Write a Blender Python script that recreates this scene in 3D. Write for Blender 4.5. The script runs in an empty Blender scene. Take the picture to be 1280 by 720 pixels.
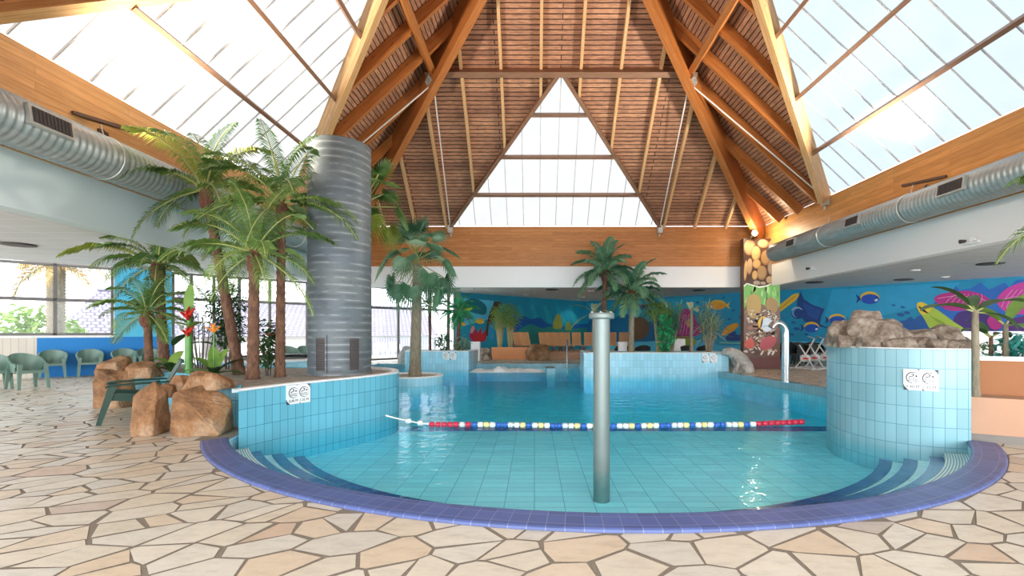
import bpy, bmesh, math, random
from mathutils import Vector, Matrix, noise
from mathutils.geometry import tessellate_polygon
PI = math.pi
R = math.radians
SC = bpy.context.scene
COL = SC.collection
CAMZ = 1.4
F = 590.0
VX, VY = 668.0, 415.0

def P(px, py, D):
    return Vector(((px - VX) / F * D, D, CAMZ - (py - VY) / F * D))
def G(px, py, z=0.0):
    D = F * (CAMZ - z) / (py - VY)
    return Vector(((px - VX) / F * D, D, z))

# ------------------------------------------------------------------ mesh builder
class MB:
    def __init__(s):
        s.v = []; s.f = []; s.uv = []; s.m = []; s.sm = []
    def add(s, vs, fs, m=0, uvs=None, smooth=False):
        o = len(s.v)
        s.v += [Vector(p) for p in vs]
        for i, f in enumerate(fs):
            s.f.append([o + k for k in f])
            s.uv.append(uvs[i] if uvs else [(0.0, 0.0)] * len(f))
            s.m.append(m); s.sm.append(smooth)
    def beam(s, p0, p1, w, h, up=(0, 0, 1), m=0, taper=1.0):
        p0, p1 = Vector(p0), Vector(p1)
        d = p1 - p0; L = d.length; d.normalize()
        side = d.cross(Vector(up))
        if side.length < 1e-5: side = d.cross(Vector((1, 0, 0)))
        side.normalize(); u = side.cross(d)
        c = [(-1, -1), (1, -1), (1, 1), (-1, 1)]
        vs = [p0 + side * (a * w / 2) + u * (b * h / 2) for a, b in c] + [p1 + side * (a * w / 2 * taper) + u * (b * h / 2 * taper) for a, b in c]
        fs = []; uv = []
        per = [0, w, w + h, 2 * w + h, 2 * w + 2 * h]
        for i in range(4):
            j = (i + 1) % 4
            fs.append((i, j, 4 + j, 4 + i))
            uv.append([(0, per[i]), (0, per[i + 1]), (L, per[i + 1]), (L, per[i])])
        fs += [(3, 2, 1, 0), (4, 5, 6, 7)]
        uv += [[(0, 0), (w * .1, 0), (w * .1, h), (0, h)]] * 2
        s.add(vs, fs, m, uv)
    def box(s, lo, hi, m=0):
        lo, hi = Vector(lo), Vector(hi)
        dx, dy, dz = hi - lo
        if dx >= dy:
            s.beam((lo.x, (lo.y + hi.y) / 2, (lo.z + hi.z) / 2), (hi.x, (lo.y + hi.y) / 2, (lo.z + hi.z) / 2), dy, dz, (0, 0, 1), m)
        else:
            s.beam(((lo.x + hi.x) / 2, lo.y, (lo.z + hi.z) / 2), ((lo.x + hi.x) / 2, hi.y, (lo.z + hi.z) / 2), dx, dz, (0, 0, 1), m)
    def tube(s, pts, rad, seg=10, m=0, smooth=True, caps=True, flat=1.0):
        pts = [Vector(p) for p in pts]; n = len(pts)
        if not hasattr(rad, '__len__'): rad = [rad] * n
        t = (pts[1] - pts[0]).normalized()
        a = t.cross(Vector((0, 0, 1)))
        if a.length < 1e-3: a = t.cross(Vector((1, 0, 0)))
        a.normalize()
        vs = []; L = 0; Ls = []
        for i in range(n):
            if i: L += (pts[i] - pts[i - 1]).length
            Ls.append(L)
            t = (pts[min(i + 1, n - 1)] - pts[max(i - 1, 0)]).normalized()
            a = (a - t * a.dot(t)).normalized(); b = t.cross(a)
            for k in range(seg):
                q = 2 * PI * k / seg
                vs.append(pts[i] + a * (rad[i] * math.cos(q)) + b * (rad[i] * flat * math.sin(q)))
        fs = []; uv = []
        for i in range(n - 1):
            for k in range(seg):
                k2 = (k + 1) % seg
                fs.append((i * seg + k, i * seg + k2, (i + 1) * seg + k2, (i + 1) * seg + k))
                c = 2 * PI * max(rad[i], .001) / seg
                uv.append([(Ls[i], k * c), (Ls[i], (k + 1) * c), (Ls[i + 1], (k + 1) * c), (Ls[i + 1], k * c)])
        s.add(vs, fs, m, uv, smooth)
        if caps:
            s.add(vs[:seg], [tuple(range(seg))[::-1]], m)
            s.add(vs[-seg:], [tuple(range(seg))], m)
    def lathe(s, c, prof, seg=32, m=0, smooth=True):
        s.tube([Vector(c) + Vector((0, 0, z)) for r, z in prof], [r for r, z in prof], seg, m, smooth)
    def poly(s, pts, m=0, uvscale=1.0):
        pts = [Vector(p) for p in pts]
        tr = tessellate_polygon([pts])
        n = Vector((0, 0, 0))
        for i in range(len(pts)):
            n += pts[i].cross(pts[(i + 1) % len(pts)])
        fs = []
        for t in tr:
            a, b, c = pts[t[0]], pts[t[1]], pts[t[2]]
            fs.append(tuple(t) if (b - a).cross(c - a).dot(n) >= 0 else tuple(t)[::-1])
        s.add(pts, fs, m, [[(pts[k].x, pts[k].y) for k in f] for f in fs])
    def holed(s, outer, hole, m=0):
        outer = [Vector(p) for p in outer]; hole = [Vector(p) for p in hole]
        allp = outer + hole
        tr = tessellate_polygon([outer, hole])
        fs = []
        for t in tr:
            a, b, c = (allp[k] for k in t)
            fs.append(tuple(t) if (b - a).cross(c - a).z >= 0 else tuple(t)[::-1])
        s.add(allp, fs, m, [[(allp[k].x, allp[k].y) for k in f] for f in fs])
    def prism(s, pts2, z0, z1, m=0, mtop=None, bottom=False):
        n = len(pts2)
        L = 0
        for i in range(n):
            a, b = Vector(pts2[i][:2]), Vector(pts2[(i + 1) % n][:2])
            d = (b - a).length
            s.add([(a.x, a.y, z0), (b.x, b.y, z0), (b.x, b.y, z1), (a.x, a.y, z1)], [(0, 1, 2, 3)], m,
                  [[(L, z0), (L + d, z0), (L + d, z1), (L, z1)]])
            L += d
        s.poly([(p[0], p[1], z1) for p in pts2], m if mtop is None else mtop)
        if bottom: s.poly([(p[0], p[1], z0) for p in pts2][::-1], m)
    def grid(s, fn, nu, nv, m=0, smooth=True, wrap=False):
        vs = [fn(i / nu, j / nv) for i in range(nu + 1) for j in range(nv + 1)]
        fs = []; uv = []
        for i in range(nu):
            for j in range(nv):
                a = i * (nv + 1) + j
                fs.append((a, a + nv + 1, a + nv + 2, a + 1))
                uv.append([(i / nu, j / nv), ((i + 1) / nu, j / nv), ((i + 1) / nu, (j + 1) / nv), (i / nu, (j + 1) / nv)])
        s.add(vs, fs, m, uv, smooth)
    def sphere(s, c, r, seg=12, rings=8, m=0):
        c = Vector(c)
        if not hasattr(r, '__len__'): r = (r, r, r)
        s.grid(lambda u, v: c + Vector((r[0] * math.sin(PI * v) * math.cos(2 * PI * u), r[1] * math.sin(PI * v) * math.sin(2 * PI * u), -r[2] * math.cos(PI * v))), seg, rings, m)
    def mesh(s, name, mats, origin=(0, 0, 0)):
        o = Vector(origin)
        me = bpy.data.meshes.new(name)
        me.from_pydata([tuple(p - o) for p in s.v], [], s.f)
        ul = me.uv_layers.new(name='UVMap')
        k = 0
        flat = []
        for uv in s.uv:
            for a in uv: flat += [a[0], a[1]]
        ul.data.foreach_set('uv', flat)
        me.polygons.foreach_set('material_index', s.m)
        me.polygons.foreach_set('use_smooth', s.sm)
        for mt in (mats if isinstance(mats, (list, tuple)) else [mats]): me.materials.append(mt)
        me.update()
        return me

def wloc(o):
    p = Vector(o.location)
    while o.parent: o = o.parent; p = p + Vector(o.location)
    return p
def tag(o, label=None, cat=None, group=None, kind=None):
    if label: o['label'] = label
    if cat: o['category'] = cat
    if group: o['group'] = group
    if kind: o['kind'] = kind
    return o
def empty(name, label, cat, loc, rz=0, group=None):
    o = bpy.data.objects.new(name, None); COL.objects.link(o)
    o.empty_display_size = .2
    o.location = loc; o.rotation_euler = (0, 0, rz)
    return tag(o, label, cat, group)
def part(mb, name, mats, parent, label=None, local=False, at=None):
    """part of a thing; coordinates are world (parent unrotated) or local"""
    org = Vector(at) if at is not None else Vector((0, 0, 0))
    base = Vector((0, 0, 0)) if local else wloc(parent)
    me = mb.mesh(name, mats, base + org if not local else org)
    o = bpy.data.objects.new(name, me); COL.objects.link(o)
    o.parent = parent; o.location = org
    if label: o['label'] = label
    return o
def single(mb, name, mats, label=None, cat=None, group=None, kind=None, loc=(0, 0, 0)):
    o = bpy.data.objects.new(name, mb.mesh(name, mats, loc)); COL.objects.link(o)
    o.location = loc
    return tag(o, label, cat, group, kind)
def copy_tree(o, parent=None):
    c = o.copy(); COL.objects.link(c)
    if parent is not None: c.parent = parent
    for ch in list(o.children): copy_tree(ch, c)
    return c
def link_mesh(me, name, parent, loc=(0, 0, 0), rot=(0, 0, 0), sc=1.0):
    o = bpy.data.objects.new(name, me); COL.objects.link(o)
    o.parent = parent; o.location = loc; o.rotation_euler = rot
    o.scale = (sc, sc, sc) if not hasattr(sc, '__len__') else sc
    return o

# ------------------------------------------------------------------ materials
class NT:
    def __init__(s, name):
        s.mat = bpy.data.materials.new(name); s.mat.use_nodes = True
        s.t = s.mat.node_tree; s.t.nodes.clear()
        s.out = s.n('ShaderNodeOutputMaterial')
    def n(s, typ, **kw):
        nd = s.t.nodes.new(typ)
        for k, v in kw.items():
            if k.startswith('i_'):
                key = k[2:]
                key = int(key) if key.isdigit() else key.replace('_', ' ')
                nd.inputs[key].default_value = v
            else: setattr(nd, k, v)
        return nd
    def l(s, a, b): s.t.links.new(a, b)
    def math(s, op, a, b=None, clamp=False):
        nd = s.n('ShaderNodeMath', operation=op, use_clamp=clamp)
        for i, x in enumerate((a, b)):
            if x is None: continue
            if hasattr(x, 'is_linked'): s.l(x, nd.inputs[i])
            else: nd.inputs[i].default_value = x
        return nd.outputs[0]
    def ramp(s, fac, stops, interp='LINEAR'):
        nd = s.n('ShaderNodeValToRGB'); cr = nd.color_ramp; cr.interpolation = interp
        while len(cr.elements) < len(stops): cr.elements.new(.5)
        for e, (p, c) in zip(cr.elements, stops):
            e.position = p; e.color = (*c, 1) if len(c) == 3 else c
        s.l(fac, nd.inputs[0]); return nd.outputs[0]
    def mix(s, fac, a, b, mode='MIX'):
        nd = s.n('ShaderNodeMix', data_type='RGBA', blend_type=mode)
        for i, x in ((0, fac), (6, a), (7, b)):
            if hasattr(x, 'is_linked'): s.l(x, nd.inputs[i])
            else: nd.inputs[i].default_value = x if i == 0 else (*x, 1)[:4]
        return nd.outputs[2]
    def coord(s, which='obj', scale=(1, 1, 1), rot=(0, 0, 0)):
        if which == 'world': src = s.n('ShaderNodeNewGeometry').outputs['Position']
        else: src = s.n('ShaderNodeTexCoord').outputs['UV' if which == 'uv' else 'Object']
        mp = s.n('ShaderNodeMapping')
        mp.inputs['Scale'].default_value = scale; mp.inputs['Rotation'].default_value = rot
        s.l(src, mp.inputs[0]); return mp.outputs[0]
    def noise(s, co, scale, detail=4, rough=.55):
        nd = s.n('ShaderNodeTexNoise'); nd.inputs['Scale'].default_value = scale
        nd.inputs['Detail'].default_value = detail; nd.inputs['Roughness'].default_value = rough
        if co is not None: s.l(co, nd.inputs['Vector'])
        return nd.outputs[0]
    def bump(s, h, strength=.3, dist=.01):
        nd = s.n('ShaderNodeBump'); nd.inputs['Strength'].default_value = strength; nd.inputs['Distance'].default_value = dist
        s.l(h, nd.inputs['Height']); return nd.outputs[0]
    def pbr(s, col, rough=.5, metal=0, normal=None, spec=.5, extra=None):
        nd = s.n('ShaderNodeBsdfPrincipled')
        if hasattr(col, 'is_linked'): s.l(col, nd.inputs['Base Color'])
        else: nd.inputs['Base Color'].default_value = (*col, 1)
        if hasattr(rough, 'is_linked'): s.l(rough, nd.inputs['Roughness'])
        else: nd.inputs['Roughness'].default_value = rough
        nd.inputs['Metallic'].default_value = metal
        nd.inputs['Specular IOR Level'].default_value = spec
        if normal is not None: s.l(normal, nd.inputs['Normal'])
        for k, v in (extra or {}).items(): nd.inputs[k].default_value = v
        s.l(nd.outputs[0], s.out.inputs[0]); return nd

def plain(name, col, rough=.5, metal=0, var=.12, scale=6, spec=.5):
    t = NT(name); co = t.coord('obj')
    f = t.noise(co, scale, 4)
    c = t.ramp(f, [(.25, tuple(x * (1 - var) for x in col)), (.75, tuple(min(1, x * (1 + var)) for x in col))])
    t.pbr(c, rough, metal, None, spec); return t.mat
def wood(name, c0, c1, lam=0.0, rough=.45):
    t = NT(name)
    co = t.coord('uv', (.7, 9, 1))
    f = t.noise(co, 3.0, 6, .6)
    c = t.ramp(f, [(.3, c0), (.7, c1)])
    kn = t.n('ShaderNodeTexVoronoi'); kn.inputs['Scale'].default_value = 1.6
    t.l(t.coord('uv', (1, 2.2, 1)), kn.inputs['Vector'])
    k = t.ramp(kn.outputs['Distance'], [(.03, (.45, .3, .2)), (.075, (1, 1, 1))])
    c = t.mix(1.0, c, k, 'MULTIPLY')
    if lam:
        br = t.n('ShaderNodeTexBrick'); br.offset = .5
        br.inputs['Scale'].default_value = 1; br.inputs['Brick Width'].default_value = 3.2
        br.inputs['Row Height'].default_value = lam; br.inputs['Mortar Size'].default_value = .003
        br.inputs['Color1'].default_value = (1, 1, 1, 1); br.inputs['Color2'].default_value = (.78, .76, .72, 1); br.inputs['Mortar'].default_value = (.55, .45, .4, 1)
        t.l(t.coord('uv'), br.inputs['Vector'])
        c = t.mix(1.0, c, br.outputs[0], 'MULTIPLY')
    t.pbr(c, rough); return t.mat
def tile(name, col, line, w=.125, h=.25, ms=.004, rough=.18, var=.08, co='uv', bumpy=True):
    t = NT(name)
    br = t.n('ShaderNodeTexBrick'); br.offset = 0; br.squash = 1
    br.inputs['Scale'].default_value = 1; br.inputs['Brick Width'].default_value = w
    br.inputs['Row Height'].default_value = h; br.inputs['Mortar Size'].default_value = ms
    br.inputs['Mortar Smooth'].default_value = .2
    br.inputs['Color1'].default_value = (*[x * (1 - var) for x in col], 1)
    br.inputs['Color2'].default_value = (*[min(1, x * (1 + var)) for x in col], 1)
    br.inputs['Mortar'].default_value = (*line, 1)
    t.l(t.coord(co), br.inputs['Vector'])
    nrm = None
    if bumpy:
        inv = t.math('SUBTRACT', 1.0, br.outputs['Fac'])
        nrm = t.bump(inv, .35, .003)
    t.pbr(br.outputs[0], rough, 0, nrm); return t.mat
def leafmat(name, c0, c1, trans=.2, rough=.45):
    t = NT(name)
    oi = t.n('ShaderNodeObjectInfo')
    f = t.noise(t.coord('obj'), 5, 2)
    f2 = t.math('ADD', t.math('MULTIPLY', f, .6), t.math('MULTIPLY', oi.outputs['Random'], .45))
    c = t.ramp(f2, [(.25, c0), (.8, c1)])
    b = t.pbr(c, rough)
    tr = t.n('ShaderNodeBsdfTranslucent'); t.l(c, tr.inputs[0])
    mx = t.n('ShaderNodeMixShader'); mx.inputs[0].default_value = trans
    t.l(b.outputs[0], mx.inputs[1]); t.l(tr.outputs[0], mx.inputs[2]); t.l(mx.outputs[0], t.out.inputs[0])
    return t.mat

M = {}
# crazy paving -------------------------------------------------------------
def mk_paving():
    t = NT('flagstone')
    uv = t.n('ShaderNodeSeparateXYZ'); t.l(t.n('ShaderNodeTexCoord').outputs['UV'], uv.inputs[0])
    stone = t.ramp(uv.outputs[0], [(0, (.60, .535, .43)), (.25, (.66, .61, .52)), (.5, (.58, .545, .48)), (.72, (.63, .555, .44)), (.92, (.62, .50, .37)), (.985, (.56, .42, .31)), (1, (.46, .42, .38))])
    st = t.noise(t.coord('world', (2.0, 5, 1), (0, 0, R(30))), 2.4, 7, .68)
    stone = t.mix(1.0, stone, t.ramp(st, [(.3, (.84, .82, .80)), (.5, (1, .99, .98)), (.72, (1.08, 1.06, 1.04))]), 'MULTIPLY')
    h = t.noise(t.coord('world'), 11, 6)
    t.pbr(stone, t.ramp(h, [(.3, (.30,) * 3), (.7, (.48,) * 3)]), 0, t.bump(h, .25, .012)); return t.mat
def mk_grout():
    t = NT('paving_grout')
    f = t.noise(t.coord('world'), 60, 4)
    t.pbr(t.ramp(f, [(.3, (.17, .14, .105)), (.7, (.27, .225, .175))]), .85); return t.mat
M['grout'] = mk_grout()
M['paving'] = mk_paving()
M['glulam_orange'] = wood('orange_fascia_boards', (.48, .17, .045), (.66, .29, .09), .12)
M['glulam_lit'] = wood('lit_honey_glulam', (.66, .33, .12), (.82, .50, .23), .12)  # honey glulam lightened so its colour carries the glow on the palm-side beam
M['glulam'] = wood('honey_glulam', (.58, .25, .06), (.76, .38, .12), .12)
M['hip_wood'] = wood('dark_honey_glulam', (.40, .125, .028), (.55, .215, .06), .14)
M['rafter'] = wood('rafter_timber', (.62, .36, .16), (.78, .52, .28))
M['edge_wood'] = wood('pale_pine_beam', (.62, .34, .14), (.78, .50, .24), .1)
M['brown_beam'] = wood('brown_stained_beam', (.20, .10, .06), (.32, .18, .11))
def mk_boarding():
    t = NT('sawn_roof_boarding')
    br = t.n('ShaderNodeTexBrick'); br.offset = .37
    br.inputs['Scale'].default_value = 1; br.inputs['Brick Width'].default_value = 5.3
    br.inputs['Row Height'].default_value = .13; br.inputs['Mortar Size'].default_value = .018; br.inputs['Mortar Smooth'].default_value = .6
    br.inputs['Color1'].default_value = (.60, .32, .19, 1); br.inputs['Color2'].default_value = (.46, .235, .145, 1); br.inputs['Mortar'].default_value = (.05, .025, .02, 1)
    t.l(t.coord('uv'), br.inputs['Vector'])
    n = t.noise(t.coord('uv', (1.2, 8, 1)), 3, 6, .7)
    c = t.mix(1.0, br.outputs[0], t.ramp(n, [(.3, (.45, .40, .40)), (.55, (1, 1, 1)), (.75, (1.5, 1.4, 1.3))]), 'MULTIPLY')
    big = t.noise(t.coord('uv', (.12, .9, 1)), 2.0, 3)
    c = t.mix(1.0, c, t.ramp(big, [(.35, (.72, .66, .66)), (.6, (1.1, 1.08, 1.05))]), 'MULTIPLY')
    t.pbr(c, .6, 0, t.bump(t.math('SUBTRACT', 1.0, br.outputs['Fac']), .6, .02)); return t.mat
M['boarding'] = mk_boarding()
def mk_panel(name, col):
    t = NT(name)
    tr = t.n('ShaderNodeBsdfTranslucent')
    n = t.noise(t.coord('uv'), 1.2, 5, .6)
    c = t.ramp(n, [(.3, tuple(x * .93 for x in col)), (.65, col)])
    t.l(c, tr.inputs[0])
    gl = t.n('ShaderNodeBsdfDiffuse'); gl.inputs[0].default_value = (.85, .87, .88, 1)
    mx = t.n('ShaderNodeMixShader'); mx.inputs[0].default_value = .05
    t.l(tr.outputs[0], mx.inputs[1]); t.l(gl.outputs[0], mx.inputs[2]); t.l(mx.outputs[0], t.out.inputs[0]); return t.mat
M['panel'] = mk_panel('opal_roof_glazing', (.28, .278, .272))
M['panel_blue'] = mk_panel('bluish_opal_roof_glazing', (.205, .235, .26))
M['joint'] = plain('weathered_glazing_bar', (.62, .62, .62), .6)
M['white'] = plain('white_plaster', (.90, .91, .91), .7, 0, .02, .6)
M['fascia_left'] = plain('pale_aqua_fascia_paint', (.66, .78, .80), .6, 0, .03, .5)
def mk_ceiling():
    t = NT('white_ceiling_tiles')
    br = t.n('ShaderNodeTexBrick'); br.offset = 0
    br.inputs['Scale'].default_value = 1; br.inputs['Brick Width'].default_value = 1.2; br.inputs['Row Height'].default_value = .6
    br.inputs['Mortar Size'].default_value = .012
    br.inputs['Color1'].default_value = (.70, .72, .73, 1); br.inputs['Color2'].default_value = (.66, .68, .69, 1); br.inputs['Mortar'].default_value = (.92, .92, .92, 1)
    t.l(t.coord('world'), br.inputs['Vector'])
    t.pbr(br.outputs[0], .7); return t.mat
M['ceiling'] = mk_ceiling()
M['steel'] = plain('galvanised_bracket_steel', (.62, .66, .64), .4, .6)
M['rod'] = plain('white_tie_rod', (.85, .84, .80), .4)
def mk_duct():
    t = NT('galvanised_spiral_duct')
    n = t.noise(t.coord('uv', (1, 6, 1)), 2.2, 4)
    c = t.ramp(n, [(.3, (.36, .42, .43)), (.7, (.50, .56, .56))])
    t.pbr(c, .42, .45); return t.mat
M['duct'] = mk_duct()
M['grille'] = plain('dark_grille', (.07, .06, .06), .6)
M['frame_alu'] = plain('grey_aluminium_frame', (.17, .16, .155), .45, .3)
M['frame_white'] = plain('white_window_trim', (.88, .88, .87), .5)
def mk_glass():
    t = NT('window_glass')
    tr = t.n('ShaderNodeBsdfTransparent'); tr.inputs[0].default_value = (.97, .98, .99, 1)
    gl = t.n('ShaderNodeBsdfGlossy'); gl.inputs['Roughness'].default_value = .02
    fr = t.n('ShaderNodeFresnel'); fr.inputs[0].default_value = 1.45
    mx = t.n('ShaderNodeMixShader')
    t.l(fr.outputs[0], mx.inputs[0]); t.l(tr.outputs[0], mx.inputs[1]); t.l(gl.outputs[0], mx.inputs[2]); t.l(mx.outputs[0], t.out.inputs[0]); return t.mat
M['glass'] = mk_glass()
def mk_water():
    t = NT('pool_water')
    co = t.coord('world', (1.0, 1.7, 1))
    h = t.math('ADD', t.noise(co, 2.4, 3, .5), t.math('MULTIPLY', t.noise(co, 9, 2, .5), .18))
    nrm = t.bump(h, .34, .06)
    tr = t.n('ShaderNodeBsdfTransparent'); tr.inputs[0].default_value = (.96, 1, 1, 1)
    gl = t.n('ShaderNodeBsdfGlossy'); gl.inputs['Roughness'].default_value = .03
    fr = t.n('ShaderNodeFresnel'); fr.inputs[0].default_value = 1.33
    t.l(nrm, gl.inputs['Normal']); t.l(nrm, fr.inputs['Normal'])
    mx = t.n('ShaderNodeMixShader')
    ge = t.n('ShaderNodeNewGeometry')
    t.l(t.math('MULTIPLY', fr.outputs[0], t.math('SUBTRACT', .55, t.math('MULTIPLY', ge.outputs['Backfacing'], .53))), mx.inputs[0]); t.l(tr.outputs[0], mx.inputs[1]); t.l(gl.outputs[0], mx.inputs[2]); t.l(mx.outputs[0], t.out.inputs[0])
    va = t.n('ShaderNodeVolumeAbsorption'); va.inputs[0].default_value = (.0, .89, .995, 1); va.inputs[1].default_value = .5
    t.l(va.outputs[0], t.out.inputs['Volume']); return t.mat
M['water'] = mk_water()
M['tile_left'] = tile('aqua_wall_tile', (.15, .47, .60), (.04, .22, .34))
M['tile_right'] = tile('pale_aqua_wall_tile', (.235, .445, .505), (.09, .25, .33))
M['tile_far'] = tile('sky_blue_wall_tile', (.38, .70, .84), (.20, .50, .66))
M['tile_pool'] = tile('pool_floor_tile', (.54, .86, .97), (.17, .42, .56), .33, .165, .005, .3)
M['tile_deep'] = tile('deep_pool_floor_tile', (.36, .90, 1.0), (.15, .58, .78), .33, .165, .005, .3)
M['tile_step'] = tile('pale_step_tile', (.72, .93, .98), (.4, .65, .75), .125, .25, .003, .3)
M['tile_basin'] = tile('pool_side_tile', (.50, .82, .90), (.2, .5, .65), .125, .25, .004, .3)
M['navy'] = tile('navy_edge_tile', (.008, .045, .26), (.006, .03, .2), .12, .12, .003, .25)
M['coping'] = tile('violet_coping_tile', (.068, .10, .27), (.17, .20, .36), .13, .14, .0035, .42, .16)
def mk_stripes():
    t = NT('ribbed_gutter_tile')
    wv = t.n('ShaderNodeTexWave', bands_direction='Y'); wv.inputs['Scale'].default_value = 5.0
    t.l(t.coord('uv', (1, 2.4, 1)), wv.inputs['Vector'])
    c = t.ramp(wv.outputs[0], [(.45, (.10, .42, .50)), (.55, (.88, .90, .84))])
    t.pbr(c, .35); return t.mat
M['gutter'] = mk_stripes()
def mk_column():
    t = NT('ribbed_grey_column')
    wv = t.n('ShaderNodeTexWave', bands_direction='Z'); wv.inputs['Scale'].default_value = 2.3; wv.inputs['Distortion'].default_value = 2.2
    wv.inputs['Detail'].default_value = 3; wv.inputs['Detail Scale'].default_value = .35
    t.l(t.coord('world'), wv.inputs['Vector'])
    n2 = t.noise(t.coord('world', (.5, .5, 1.2)), 1.6, 3)
    brk = t.noise(t.coord('world', (1.5, 1.5, 3)), 2.0, 3)
    c = t.ramp(wv.outputs[0], [(.1, (.085, .105, .115)), (.75, (.125, .15, .165)), (.93, (.15, .175, .19)), (.985, (.27, .29, .30))])
    c = t.mix(t.ramp(brk, [(.42, (0, 0, 0)), (.58, (1, 1, 1))]), (.115, .14, .155), c)
    c = t.mix(1.0, c, t.ramp(n2, [(.3, (.85, .9, .96)), (.7, (1.15, 1.12, 1.06))]), 'MULTIPLY')
    t.pbr(c, .5, 0, t.bump(wv.outputs[0], .2, .01)); return t.mat
M['column'] = mk_column()
def mk_rock(name, a, b, c_, sc=2.2):
    t = NT(name)
    co = t.coord('obj')
    n = t.noise(co, sc, 8, .65)
    c = t.ramp(n, [(.3, a), (.5, b), (.7, c_)])
    f = t.noise(co, sc * 9, 6, .7)
    c = t.mix(1.0, c, t.ramp(f, [(.3, (.7, .68, .66)), (.7, (1.15, 1.13, 1.1))]), 'MULTIPLY')
    vo = t.n('ShaderNodeTexVoronoi'); vo.inputs['Scale'].default_value = sc * 1.6; t.l(co, vo.inputs['Vector'])
    h = t.math('ADD', t.math('ADD', n, t.math('MULTIPLY', f, .4)), t.math('MULTIPLY', vo.outputs['Distance'], 1.2))
    t.pbr(c, .75, 0, t.bump(h, .9, .07)); return t.mat
M['rock_tan'] = mk_rock('tan_boulder_stone', (.10, .045, .02), (.33, .165, .07), (.46, .34, .23))
M['rock_grey'] = mk_rock('grey_tan_stone', (.08, .06, .045), (.32, .255, .20), (.60, .53, .45), 5)
M['rock_pale'] = mk_rock('pale_grey_stone', (.30, .29, .27), (.50, .49, .46), (.68, .66, .62), 3)
M['sand'] = mk_rock('sandy_soil', (.34, .29, .235), (.52, .46, .385), (.66, .60, .52), 8)
M['terracotta'] = plain('terracotta_plaster', (.36, .145, .055), .7, 0, .06, 2)
M['peach'] = plain('peach_plaster', (.50, .29, .185), .7, 0, .06, 2)
M['greybase'] = plain('grey_base_stone', (.20, .18, .16), .6, 0, .1, 4)
M['pole'] = plain('grey_green_steel_pole', (.17, .215, .205), .4, .35, .05)
M['chrome'] = plain('polished_steel', (.55, .57, .58), .22, .9, .03)
M['leaf'] = leafmat('palm_leaf_green', (.06, .14, .03), (.22, .36, .08), .2)
M['leaf_light'] = leafmat('palm_leaf_yellow_green', (.12, .20, .02), (.38, .42, .08))
M['leaf_cool'] = leafmat('palm_leaf_blue_green', (.035, .15, .09), (.16, .36, .20))
M['leaf_dark'] = leafmat('dark_leaf_green', (.02, .06, .02), (.07, .16, .04))
M['leaf_bright'] = leafmat('bright_leaf_green', (.10, .26, .04), (.32, .48, .10))
M['leaf_emerald'] = leafmat('emerald_leaf_green', (.01, .20, .08), (.05, .45, .18))
M['leaf_teal'] = leafmat('teal_leaf', (.02, .28, .28), (.10, .55, .48))
M['leaf_pale'] = leafmat('pale_grey_green_leaf', (.16, .26, .14), (.42, .52, .34))
M['rib'] = plain('leaf_rib_yellow_green', (.34, .38, .12), .5)
def mk_trunk(name, a, b):
    t = NT(name)
    n = t.noise(t.coord('obj', (6, 6, 2.2)), 3, 6, .7)
    t.pbr(t.ramp(n, [(.3, a), (.7, b)]), .85, 0, t.bump(n, .8, .03)); return t.mat
M['trunk'] = mk_trunk('fibrous_palm_trunk', (.05, .022, .012), (.24, .12, .07))
M['trunk_grey'] = mk_trunk('grey_palm_trunk', (.16, .14, .09), (.34, .29, .21))
M['boss'] = mk_trunk('red_brown_palm_fibre', (.08, .03, .02), (.26, .10, .06))
M['stem'] = plain('green_stem', (.10, .30, .06), .45)
M['cane'] = plain('bamboo_cane', (.46, .36, .16), .5)
M['darkcane'] = plain('dark_cane', (.10, .07, .06), .6)
M['red'] = plain('red_petal', (.75, .04, .03), .4)
M['orange'] = plain('orange_petal', (.85, .28, .04), .4)
M['chair_green'] = plain('faded_green_plastic', (.16, .26, .215), .35, 0, .04)
M['chair_dark'] = plain('dark_green_plastic', (.012, .045, .03), .45, 0, .05, 6, .3)
M['chair_black'] = plain('black_plastic', (.018, .022, .022), .35, 0, .05)
M['chair_white'] = plain('white_plastic', (.85, .85, .84), .35, 0, .03)
M['lounger'] = wood('varnished_lounger_wood', (.46, .22, .09), (.68, .38, .18))
M['dark_metal'] = plain('dark_brown_metal', (.12, .075, .06), .4, .4)
M['blue_wall'] = plain('blue_wall_paint', (.008, .22, .62), .55, 0, .03, 1)
M['sky_wall'] = plain('sky_blue_wall_paint', (.10, .55, .80), .55, 0, .08, 1)
def mk_panelwall():
    t = NT('cream_tongue_and_groove')
    br = t.n('ShaderNodeTexBrick'); br.offset = 0
    br.inputs['Scale'].default_value = 1; br.inputs['Brick Width'].default_value = .16; br.inputs['Row Height'].default_value = 9
    br.inputs['Mortar Size'].default_value = .006
    br.inputs['Color1'].default_value = (.74, .68, .60, 1); br.inputs['Color2'].default_value = (.70, .64, .56, 1); br.inputs['Mortar'].default_value = (.5, .45, .4, 1)
    t.l(t.coord('uv'), br.inputs['Vector']); t.pbr(br.outputs[0], .5); return t.mat
M['cream'] = mk_panelwall()
def mk_lamp(name, col, s):
    t = NT(name); e = t.n('ShaderNodeEmission'); e.inputs[0].default_value = (*col, 1); e.inputs[1].default_value = s
    t.l(e.outputs[0], t.out.inputs[0]); return t.mat
M['lamp'] = mk_lamp('warm_lamp_glow', (1, .85, .6), 6)
M['spot'] = mk_lamp('spot_lamp_glow', (1, .9, .7), 60)
M['foam'] = plain('white_water_foam', (.92, .95, .96), .5)
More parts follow.
